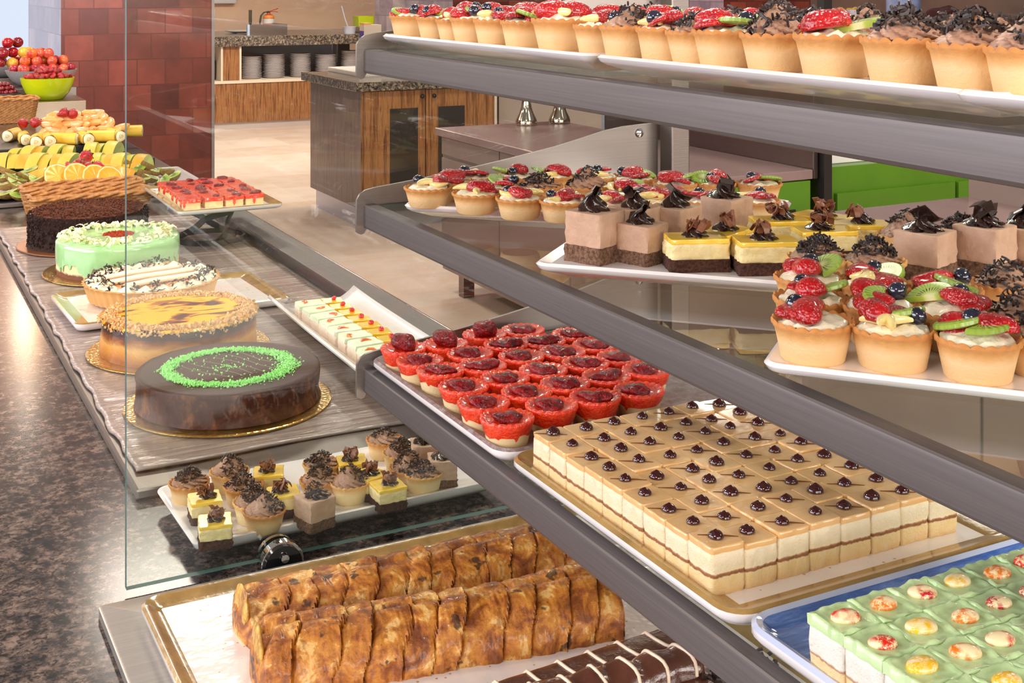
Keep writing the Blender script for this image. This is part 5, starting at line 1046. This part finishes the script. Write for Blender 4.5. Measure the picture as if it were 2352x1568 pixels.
for k in range(12):
    y = 1.60 + k * .044
    t = thing('mango_slice', f'yellow mango slice with a cherry, {ORD[12 - k]} from the far end of the long white dish', 'cake slice', (.732 - .0065 * 0, y, zl + .0092), -.1, 'yellow slices on the long white dish')
    link('sponge', ysp, t); link('mango_glaze', ygl, t, (0, 0, 0), R.choice((0, PI))); link('cherry', chm, t, (.003, 0, .0285), R.random() * 6)
    t = thing('lime_slice', f'pale lime cream slice, {ORD[12 - k]} from the far end of the long white dish', 'cake slice', (.688, y - .01, zl + .0098), .05 + R.uniform(-.1, .1), 'lime slices on the long white dish')
    link('sponge', lsp, t); link('lime_cream', lgl, t, (0, 0, 0), R.choice((0, PI))); link('orange_jelly', drp, t, (R.uniform(-.01, .01), R.uniform(-.006, .006), .0278), R.random() * 6)
# ================================================================== wicker baskets
def wick(name, c1, c2): 
    t = NT(name); v = t.vec((1, 1, 1), False); n = t.noise(v, 90, 4); t.col(t.ramp(n, [(.3, c2), (.65, c1)])); t.set(Roughness=.5); return t.m
WICK = wick('honey_wicker', (206, 146, 84), (150, 94, 46))
def basket(label, x, y, z, L, W, H, rz=0, top=0.):
    t = thing('wicker_basket', label, 'basket', (x, y, z), rz); g = G(); rows = int(H / .0055); nc = 10
    def wv(hole):
        prof = []; 
        for j in range(rows * 4 + 1):
            q = j / (rows * 4); prof.append((.016 * (1 - q), H * q))
        def fn(p, j):
            row = j // 4; ph = (j % 4) / 4; s = p[0] if abs(p[1]) > W / 2 - .02 else p[1]
            o = .0014 * math.sin(PI * ph) * (1 + .9 * math.cos(s * 2 * PI / .020 + PI * row)); return (p[0] + math.copysign(o, p[0]) * (abs(p[0]) > L / 2 - .03), p[1] + math.copysign(o, p[1]) * (abs(p[1]) > W / 2 - .03), p[2])
        return prof, fn
    prof, fn = wv(0)
    # dense perimeter through many points along the long sides
    def ring(ins, zz, j, off=0):
        pts = []; hx, hy = L / 2 - ins + off, W / 2 - ins + off; N = 130; M_ = 44; q = .02
        for (ax, ay, bx_, by, n_) in ((-hx + q, -hy, hx - q, -hy, N), (hx, -hy + q, hx, hy - q, M_), (hx - q, hy, -hx + q, hy, N), (-hx, hy - q, -hx, -hy + q, M_)):
            for i in range(n_): pts.append(fn((ax + (bx_ - ax) * i / n_, ay + (by - ay) * i / n_, zz), j))
        return pts
    rs = [ring(i_, z_, j) for j, (i_, z_) in enumerate(prof)] + [ring(.0035, H, 0, 0), ring(.008, H - .01, 0), ring(.016, .006, 0)]
    link('woven_body', g.rings(rs).mesh('woven_body', WICK, 80), t)
    g = G(); r_ = .0042
    for ph in (0, PI):
        path = []; q = .022; per = []
        for (cx_, cy_, a0) in ((L / 2 - q, W / 2 - q, 0), (-L / 2 + q, W / 2 - q, PI / 2), (-L / 2 + q, -W / 2 + q, PI), (L / 2 - q, -W / 2 + q, 1.5 * PI)):
            per += [(cx_ + q * math.cos(a0 + PI / 2 * i / 5), cy_ + q * math.sin(a0 + PI / 2 * i / 5)) for i in range(6)]
        per.append(per[0]); dense = []
        for a, b in zip(per, per[1:]):
            a, b = Vector(a), Vector(b); n_ = max(1, int((b - a).length / .0035)); dense += [a + (b - a) * i / n_ for i in range(n_)]
        s = 0; 
        for i, p in enumerate(dense):
            tg = (dense[(i + 1) % len(dense)] - dense[i - 1]).normalized(); nn = Vector((tg.y, -tg.x)); a = i * .27 + ph; path.append((p.x + nn.x * .0034 * math.cos(a), p.y + nn.y * .0034 * math.cos(a), H + .003 + .0034 * math.sin(a)))
        path.append(path[0]); g.tube(path, r_, 7, cap=False)
    link('braided_rim', g.mesh('braided_rim', WICK, 80), t); return t
basket('honey wicker basket directly behind the dark crumb cake', .536, 3.385, .9006, .30, .10, .058, 0)
basket('honey wicker basket nested behind the nearer wicker basket', .530, 3.495, .9006, .305, .10, .066, 0)
bq = P(30, 287, .90); basket('small wicker basket beside the steel riser at the left edge', bq.x - .02, bq.y + .12, .9006, .26, .16, .10, 0)
# ================================================================== fruit display
t = thing('steel_fruit_stand', 'stepped steel stand under the sliced fruit on the left', 'stand', (.50, 4.1, .90))
objb('base_step', .02, .90, 3.62, 4.75, .9005, .912, STEELD, t, .002); objb('middle_step', .08, .86, 4.17, 4.7, .912, .938, BLACKM, t, .003); objb('top_step', .12, .80, 4.32, 4.66, .938, .972, BLACKM, t, .003)
platter('fruit_platter', 'wide white platter holding kiwi wedges and orange slices', .47, 3.83, .9125, .86, .36, 0, .014)
zf1 = .9125 + .0125
SKIN = M('kiwi_skin', (150, 116, 52), (112, 84, 36), 160, rough=.7); KF = radial('kiwi_cut_face', [(0, (236, 238, 190)), (.2, (214, 220, 140)), (.3, (120, 140, 44)), (.75, (150, 180, 60)), (1, (176, 190, 90))], .026, .05, 20, seeds=22)
def wedge(name, rx, ry, rz_, a0, a1, mats, part_names):
    """ellipsoid wedge: skin and two cut faces"""
    n, m = 10, 12; sk = G(); rs = []
    for i in range(m + 1):
        q = -PI / 2 + PI * i / m; rs.append([(rx * math.sin(q), ry * math.cos(q) * math.cos(a0 + (a1 - a0) * k / n), rz_ * math.cos(q) * math.sin(a0 + (a1 - a0) * k / n)) for k in range(n + 1)])
    sk.rings(rs, cap0=False, cap1=False, closed=False); fl = G()
    for a in (a0, a1):
        e = [(rx * math.sin(-PI / 2 + PI * i / m), ry * math.cos(-PI / 2 + PI * i / m) * math.cos(a), rz_ * math.cos(-PI / 2 + PI * i / m) * math.sin(a)) for i in range(m + 1)]; fl.add(e, [tuple(range(m + 1))])
    return sk.mesh(part_names[0], mats[0], 80), fl.mesh(part_names[1], mats[1], 20)
KW = [wedge('k', .034, .024, .024, -PI * 1.02, -PI * .38, (SKIN, KF), ('skin', 'flesh'))]
def kiwi(x, y, z, rz, label, tilt=0.):
    t = thing('kiwi_wedge', label, 'kiwi', (x, y, z + .024), (rz), 'kiwi wedges on the white fruit platter'); t.rotation_euler = (tilt, R.uniform(-.5, .5), rz); link('skin', KW[0][0], t); link('flesh', KW[0][1], t)
kl = [(20, 442), (52, 446), (82, 436), (14, 424), (45, 424), (74, 420), (8, 406), (38, 408), (66, 404), (92, 416), (24, 394), (62, 392)]
for i, (px, py) in enumerate(kl):
    p = P(px, py, zf1 + .02); kiwi(p.x, p.y, zf1 + R.uniform(0, .004), R.uniform(-.5, .5) + (i % 3 - 1) * .3, f'brown skinned kiwi wedge, {ORD[i + 1]} in the pile left of the orange slices', R.uniform(.1, .6))
kr = [(322, 414), (346, 408), (370, 414), (392, 405), (330, 396), (356, 392), (382, 390), (315, 384), (342, 380), (300, 378)]
for i, (px, py) in enumerate(kr):
    p = P(px, py, zf1 + .02); kiwi(p.x, p.y, zf1 + R.uniform(0, .004), R.uniform(.3, 1.0), f'brown skinned kiwi wedge, {ORD[i + 1]} in the pile right of the orange slices', R.uniform(.1, .6))
ORG = radial('orange_cut_face', [(0, (255, 226, 160)), (.08, (255, 190, 70)), (.84, (255, 168, 36)), (.9, (255, 232, 180)), (.95, (255, 214, 140)), (.97, (248, 150, 20))], .040, .012, 10)
org = G().lathe([(.037, -.004), (.040, -.003), (.040, .003), (.037, .004)], 36).mesh('orange_slice', ORG, 60)
for i, (px, py) in enumerate(((133, 408), (177, 406), (219, 410), (252, 414))):
    p = P(px, py, zf1 + .03); o = link('orange_slice', org, None, (p.x, p.y, zf1 + .033), (.95, .25 + .1 * i, 0)); tag(o, f'leaning orange slice, {ORD[i + 1]} from the left behind the wicker baskets', 'orange', 'orange slices leaning on the fruit platter')
PAP = M('papaya_flesh', (252, 168, 60), (250, 190, 80), 60, rough=.25, coat=.6); MSK = M('melon_rind', (236, 190, 70), (216, 176, 70), 60, rough=.45, bump=.0006)
def crescent(rad, thick, wid, mats, span=2.5):
    fl, sk = G(), G(); n = 14; rs = []; r2 = []
    for i in range(n + 1):
        a = -span / 2 + span * i / n; f = math.cos(a * .9 * (2.5 / span)) ** .5 if abs(a * .9 * (2.5 / span)) < PI / 2 else .05; ri = rad - thick * max(f, .12); w = wid / 2
        s, c = math.sin(a), math.cos(a); rs.append([(s * ri, -w * .12, c * ri), (s * ri, w * .12, c * ri), (s * rad * .985, w * .96, c * rad * .985), (s * rad * .985, -w * .96, c * rad * .985)])
        r2.append([(s * rad * .984, -w, c * rad * .984), (s * rad * .984, w, c * rad * .984), (s * rad, w * .8, c * rad), (s * rad * 1.008, 0, c * rad * 1.008), (s * rad, -w * .8, c * rad)])
    return fl.rings(rs).mesh('flesh', mats[1], 50), sk.rings(r2).mesh('rind', mats[0], 60)
GRN = M('green_melon_flesh', (196, 214, 110), (214, 224, 140), 50, rough=.3, coat=.5)
MEL = [crescent(.066, .046, .036, (M('gold_green_rind', (206, 186, 70), (220, 190, 84), 30, rough=.45), GRN)), crescent(.060, .042, .033, (M('green_gold_rind', (190, 186, 66), (216, 176, 64), 30, rough=.45), GRN)), crescent(.062, .044, .034, (M('orange_rind', (240, 176, 56), (228, 158, 48), 30, rough=.45), GRN))]
ml = [(10, 372, 0), (36, 376, 1), (60, 374, 2), (88, 370, 0), (112, 368, 1), (136, 366, 2), (162, 362, 0), (205, 352, 1), (222, 350, 0), (240, 348, 1), (260, 348, 2), (282, 346, 0), (302, 344, 1), (325, 350, 2), (48, 338, 1), (80, 336, 0), (106, 334, 2), (150, 332, 0), (172, 328, 1), (232, 328, 0), (258, 322, 1), (288, 320, 0)]
for i, (px, py, k) in enumerate(ml):
    back_ = i >= 14; z = .9262 if not back_ else .9385; p = P(px, 390, .9262)
    if back_: p = PX(px, p.x, 0); p.y = 4.225
    t = thing('melon_slice', f'standing melon slice, {ORD[(i if not back_ else i - 14) + 1]} from the left in the {"front" if not back_ else "rear"} melon row', 'melon', (p.x, p.y, z - .022 + .0), (0, 0, R.uniform(.75, 1.15)), 'melon slices standing in curved rows'); t.rotation_euler = (R.uniform(-.1, .1), R.uniform(-.25, .25), R.uniform(.9, 1.3)); t.location.z = z + .001 - .0 
    t.location.z += -.066 * math.cos(1.25) + .007; link('flesh', MEL[k][0], t); link('rind', MEL[k][1], t)
PEEL = M('banana_peel', (248, 206, 84), (238, 190, 60), 30, rough=.4); BFL = radial('banana_cut_face', [(0, (150, 120, 80)), (.12, (236, 220, 170)), (.3, (196, 172, 120)), (.45, (240, 226, 184)), (.86, (244, 230, 190)), (.93, (150, 112, 56)), (1, (120, 86, 40))], .0205, .05, 3, rough=.5, coat=.1)
bp = G(); rs = []
for i in range(9):
    x = -.045 + .09 * i / 8; rs.append([(x, .020 * math.cos(2 * PI * k / 18) * (1 + .05 * math.cos(5 * 2 * PI * k / 18)) + .10 * x * x * 10, .020 * math.sin(2 * PI * k / 18) * (1 + .05 * math.cos(5 * 2 * PI * k / 18))) for k in range(18)])
bpm = bp.rings(rs, cap0=False, cap1=False).mesh('peel', PEEL, 80); bfm = G().lathe([(.0198, 0), (.0195, .0005), (.0002, .0006)], 20).mesh('cut_face', BFL, 60)
bl = [(26, 304, 2.0), (56, 312, 1.6), (84, 318, 1.75), (118, 322, 1.6), (150, 317, .5), (196, 313, 1.45), (232, 308, .3), (264, 305, 1.35), (296, 296, .3)]
for i, (px, py, rz) in enumerate(bl):
    p = P(px, py + 6, .992); t = thing('banana_chunk', f'unpeeled banana chunk, {ORD[i + 1]} from the left along the top step', 'banana', (p.x, max(p.y, 4.34), .9727 + .0205), -rz, 'banana chunks on the fruit stand'); link('peel', bpm, t)
    for s in (-1, 1): link('cut_face', bfm, t, (s * .0445, .10 * .0445 ** 2 * 10, 0), (0, s * PI / 2, 0))
MC1 = M('cantaloupe_flesh', (246, 172, 92), (248, 190, 116), 50, rough=.3, coat=.4); MC2 = M('pale_melon_flesh', (248, 204, 146), (246, 184, 124), 50, rough=.3, coat=.4); cub = [G().blob(.034, .018, .014, .4, 40, 2, k).mesh('melon_piece', m_, 50) for k, m_ in enumerate((MC1, MC2, MC1))]
mi_ = 0
for lay, (n_, zz) in enumerate(((9, 1.008), (8, 1.026), (7, 1.042), (5, 1.056))):
    for k in range(n_):
        mi_ += 1; px = 90 + lay * 14 + k * (200 - lay * 24) / n_; p = P(px, 292 - lay * 9 + R.uniform(-2, 2), zz); o = link('melon_piece', cub[(k + lay) % 3], None, (p.x, 4.44 + .025 * lay + R.uniform(-.01, .01), zz), (R.uniform(-.3, .3), R.uniform(-.3, .3), R.random() * 3))
        tag(o, f'pale orange melon piece, {ORD[k + 1]} from the left in {("lowest", "second", "third", "topmost")[lay]} layer behind the bananas', 'melon', 'melon pieces heaped behind the bananas')
sbw = G().blob(.017, .0135, .0135, .1, 40, 3, 2, fn=lambda c: (c.x * 1.15, c.y * (1 - .55 * c.x / .017), c.z * (1 - .55 * c.x / .017))).mesh('berry_body', SB, 80); LEAF = M('strawberry_leaf', (70, 120, 50), (50, 90, 40), 80, rough=.6); lf = G()
for k in range(7): lf.add([(0, 0, 0), (.010, -.003, .003), (.015, 0, .0045), (.010, .003, .003)], [(0, 1, 2, 3)], 0, Tm((0, 0, 0), (0, .2, k * .9)))
lfm = lf.mesh('calyx', LEAF, 60)
def berry(p, label, group, sc=1., leaf=True):
    t = thing('strawberry', label, 'strawberry', p, R.random() * 6, group, sc); t.rotation_euler = (R.uniform(-.8, .8), R.uniform(-.8, .4), R.random() * 6); link('berry_body', sbw, t)
    if leaf: link('calyx', lfm, t, (-.0155, 0, 0), (0, -PI / 2, 0))
for i, (px, py) in enumerate(((158, 383), (176, 376), (194, 366), (206, 380), (228, 382))): p = P(px, py, zf1 + .05); berry((p.x, p.y, zf1 + .045 + .012 * (i == 2)), f'dark red strawberry, {ORD[i + 1]} from the left behind the orange slices', 'strawberries behind the orange slices', 1.3)
for i, (px, py) in enumerate(((165, 277), (188, 275), (86, 268), (62, 278))): p = P(px, py, 1.06); berry((p.x, 4.46, 1.066 if i < 2 else 1.04), f'red strawberry half, {ORD[i + 1]} on the melon heap', 'strawberries on the melon heap', 1.15, False)
for i, (px, py, rz) in enumerate(((112, 398, -.5), (250, 388, .3), (282, 396, .6))):
    p = P(px, py, zf1 + .03); t = thing('papaya_wedge', f'orange papaya wedge, {ORD[i + 1]} from the left around the orange slices', 'papaya', (p.x, p.y + .03, zf1 + .02), rz, 'papaya wedges beside the orange slices'); a_, b_ = crescent(.075, .028, .04, (MSK, PAP), 1.9) if i == 0 else (None, None)
    if i == 0: papm = (a_, b_)
    t.rotation_euler = (-1.0, 0, rz); t.location.z = zf1 + .0; link('flesh', papm[0], t, (0, 0, -.03)); link('rind', papm[1], t, (0, 0, -.03))
# ------------------------------------------------------------------ riser and bowls
r0_, r1_ = P(72, 276, .90), P(202, 272, .90); yr = r0_.y
t = thing('steel_riser', 'low brushed steel riser block under the lime bowl', 'riser', ((r0_.x + r1_.x) / 2, yr + .16, .90)); hr = ZY(135, 233, yr) - .90
objb('block', r0_.x, r1_.x, yr, yr + .32, .9006, .90 + hr, steel('warm_steel', (170, 152, 132), .35, (1, 160, 160)), t, .003)
def fruit_bowl(label, px, pyb, z, Y, rw, h, mat, oval=.8, cat='bowl'):
    c = PY(px, Y); t = thing('fruit_bowl', label, cat, (c.x, Y, z)); prof = [(rw * .55, 0), (rw * .6, .002), (rw * .82, h * .35), (rw * .95, h * .75), (rw, h), (rw * .965, h), (rw * .9, h * .7), (rw * .76, h * .35), (rw * .5, .012), (.0002, .011)]
    link('bowl', G().lathe(prof, 40).mesh('bowl', mat, 60), t, (0, 0, 0), 0, (1, oval, 1)); return c
LIMEB = M('lime_green_bowl', (206, 222, 20), rough=.18, coat=.5); GREYB = M('grey_speckled_bowl', (176, 168, 166), (156, 150, 150), 200, rough=.4); DKB = M('dark_grey_bowl', (96, 92, 92), (84, 82, 82), 200, rough=.4)
zr_ = .90 + hr + .0006; wb = (PY(172, yr + .14).x - PY(46, yr + .14).x) / 2
c = fruit_bowl('glossy lime green bowl of strawberries on the steel riser', 109, 233, zr_, yr + .13, wb, .098, LIMEB)
for k in range(56):
    a = k * 2.4; q = math.sqrt((k % 36 + .5) / 36) * wb * .84; lay = k // 36; berry((c.x + q * math.cos(a) * (1 - .35 * lay), yr + .13 + q * math.sin(a) * .78 * (1 - .35 * lay), zr_ + .099 + .022 * (1 - q / wb) + .020 * lay), f'small red strawberry {"on top of" if lay else "in"} the heap filling the lime green bowl', f'strawberries {"topping" if lay else "filling"} the lime green bowl', .85, k % 2 == 0)
yb2 = yr + .52; wb2 = (PY(178, yb2).x - PY(12, yb2).x) / 2; z2 = .9006
objz = ZY(95, 196, yb2)
t = thing('rear_riser', 'steel riser block behind the lime bowl under the grey bowl', 'riser', (PY(95, yb2).x, yb2, .90)); objb('block', PY(30, yb2).x, PY(165, yb2).x, yb2 - .16, yb2 + .2, .9006, objz - .0006, STEELD, t, .003)
c2 = fruit_bowl('wide grey bowl of plums behind the lime green bowl', 95, 196, objz, yb2, wb2, ZY(95, 160, yb2) - objz, GREYB)
PLUM = M('plum_skin', (196, 52, 62), (232, 120, 70), 20, rough=.25, coat=.3); PLUM2 = M('dark_plum_skin', (150, 30, 52), (196, 60, 70), 25, rough=.25, coat=.3); NECT = M('nectarine_skin', (244, 150, 60), (214, 60, 44), 18, rough=.3); pm = [G().blob(.031, .031, .029, .05, 20, 3, k).mesh('plum', m_, 80) for k, m_ in enumerate((PLUM, PLUM2, NECT))]
hb = ZY(95, 160, yb2)
for k in range(40):
    lay = 0 if k < 22 else 1 if k < 33 else 2; kk = (k, k - 22, k - 33)[lay]; nn = (22, 11, 7)[lay]; q = math.sqrt((kk + .5) / nn) * wb2 * (.84, .62, .38)[lay]; a = kk * 2.4 + lay
    m_ = pm[(k * 7 + lay) % 3 if lay else k % 2]; o = link('plum', m_, None, (c2.x + q * math.cos(a), yb2 + q * math.sin(a) * .78, hb + .008 + lay * .036), (R.random(), R.random(), R.random() * 6), R.uniform(.72, .86) * (.9 if not lay else 1))
    tag(o, ('dusky red plum low in', 'ripe red plum halfway up', 'red plum crowning')[lay] + ' the heap in the wide grey bowl', 'plum', 'plums in the wide grey bowl')
yb3 = yr + .78; c3x = PY(22, yb3).x; z3 = ZY(30, 178, yb3)
t = thing('tall_riser', 'steel riser block at the left edge under the apple bowl', 'riser', (c3x, yb3 + .1, .90)); objb('block', c3x - .25, c3x + .14, yb3 - .02, yb3 + .26, .9006, z3 - .0006, STEELD, t, .003)
c3 = fruit_bowl('grey bowl of apples and lemons at the left edge', 22, 178, z3, yb3 + .1, .20, ZY(20, 152, yb3) - z3, GREYB); hb3 = ZY(20, 152, yb3)
APP = [G().blob(.038, .038, .036, .05, 15, 3, k).mesh('apple', m_, 80) for k, m_ in enumerate((M('red_apple_skin', (196, 28, 36), (150, 16, 30), 14, rough=.2, coat=.4), M('yellow_apple_skin', (250, 204, 70), (244, 170, 60), 14, rough=.25, coat=.3), M('dark_apple_skin', (122, 22, 34), (160, 30, 40), 14, rough=.2, coat=.4)))]
for k in range(22):
    lay = 0 if k < 13 else 1 if k < 19 else 2; kk = (k, k - 13, k - 19)[lay]; nn = (13, 6, 3)[lay]; q = math.sqrt((kk + .5) / nn) * (.165, .11, .05)[lay]; a = kk * 2.4 + lay
    w_ = (k * 5 + lay) % 3; o = link('apple', APP[w_], None, (c3.x + q * math.cos(a), yb3 + .1 + q * math.sin(a) * .78, hb3 + .012 + lay * .05), (R.random(), R.random(), R.random() * 6), .74); tag(o, f'{("red", "yellow", "dark red")[w_]} apple in the {("lowest", "middle", "top")[lay]} layer of the apple bowl', 'apple', f'{("red", "yellow", "dark red")[w_]} apples, {("lowest", "middle", "top")[lay]} layer')
c4y = yr + .22; c4x = PY(10, c4y).x; z4 = .9006; h4 = ZY(10, 213, c4y)
c4 = fruit_bowl('dark grey bowl of cherries at the left edge', 6, 250, z4, c4y, PY(47, c4y).x - PY(6, c4y).x, h4 - z4, DKB)
chy = G().blob(.013, .013, .012, .04, 30, 2).mesh('cherry', M('dark_cherry_skin', (96, 12, 26), (140, 20, 34), 60, rough=.15, coat=.6), 80); w4 = PY(47, c4y).x - PY(6, c4y).x
for k in range(60):
    lay = 0 if k < 34 else 1 if k < 52 else 2; kk = (k, k - 34, k - 52)[lay]; nn = (34, 18, 8)[lay]; q = math.sqrt((kk + .5) / nn) * w4 * (.82, .62, .36)[lay]; a = kk * 2.4
    o = link('cherry', chy, None, (c4.x + q * math.cos(a), c4y + q * math.sin(a) * .78, h4 + .004 + lay * .017), (0, 0, R.random() * 6)); tag(o, f'dark cherry in the {("lowest", "middle", "top")[lay]} layer heaped in the dark grey bowl', 'cherry', f'cherries in the dark grey bowl, {("lowest", "middle", "top")[lay]} layer')
# ================================================================== light
W = bpy.data.worlds.new('world'); S.world = W; W.use_nodes = True; W.node_tree.nodes['Background'].inputs[0].default_value = lin((255, 244, 236)); W.node_tree.nodes['Background'].inputs[1].default_value = .32
def area(name, loc, sx, sy, power, col=(255, 240, 224), rot=(0, 0, 0)):
    l = bpy.data.lights.new(name, 'AREA'); l.shape = 'RECTANGLE'; l.size = sx; l.size_y = sy; l.energy = power; l.color = lin(col)[:3]; o = bpy.data.objects.new(name, l); COL.objects.link(o); o.location = loc; o.rotation_euler = rot; return o
for x in (-1.4, 1.23, 3.9):
    for y in (-.6, 2.3, 5.57, 8.4, 10.7): area('ceiling_and_fill_lamp', (x, y, 2.95), .6, .5, 33 if y < 8 else 52)
area('ceiling_and_fill_lamp', (7.0, 9.0, 2.95), .6, .6, 34)
# tilted fill lamp added to brighten the plates in the back niche
area('ceiling_and_fill_lamp', (4.2, 10.4, 2.9), 1.6, .5, 80, (255, 240, 224), (.8, 0, 0)); area('soft_fill_light', (-3.75, 2.4, 2.2), 1.6, 6.0, 250, (240, 244, 255), (0, -PI / 2, 0)); area('soft_fill_light', (1.2, -3.9, 2.3), 6.0, 1.5, 330, (255, 246, 238), (PI / 2, 0, 0))  # left and front areas are unseen fill added to brighten below the shelves
area('window_light', (-1.2, 8.85, .95), 2.2, 1.2, 5, (214, 228, 255), (-PI / 2, 0, 0))
pl = bpy.data.lights.new('pendant_lamp', 'POINT'); pl.energy = 3; pl.shadow_soft_size = .05; pl.color = lin((255, 200, 140))[:3]; po = bpy.data.objects.new('pendant_lamp', pl); COL.objects.link(po); po.location = (.70, 6.2, 1.9)
V = S.view_settings; V.view_transform = 'Standard'; V.look = 'None'; V.gamma = 1; V.use_curve_mapping = False; V.exposure = 0.05
S.cycles.use_denoising = True; S.cycles.max_bounces = 8; S.cycles.transparent_max_bounces = 16; S.cycles.caustics_reflective = False; S.cycles.caustics_refractive = False; S.cycles.sample_clamp_indirect = 4
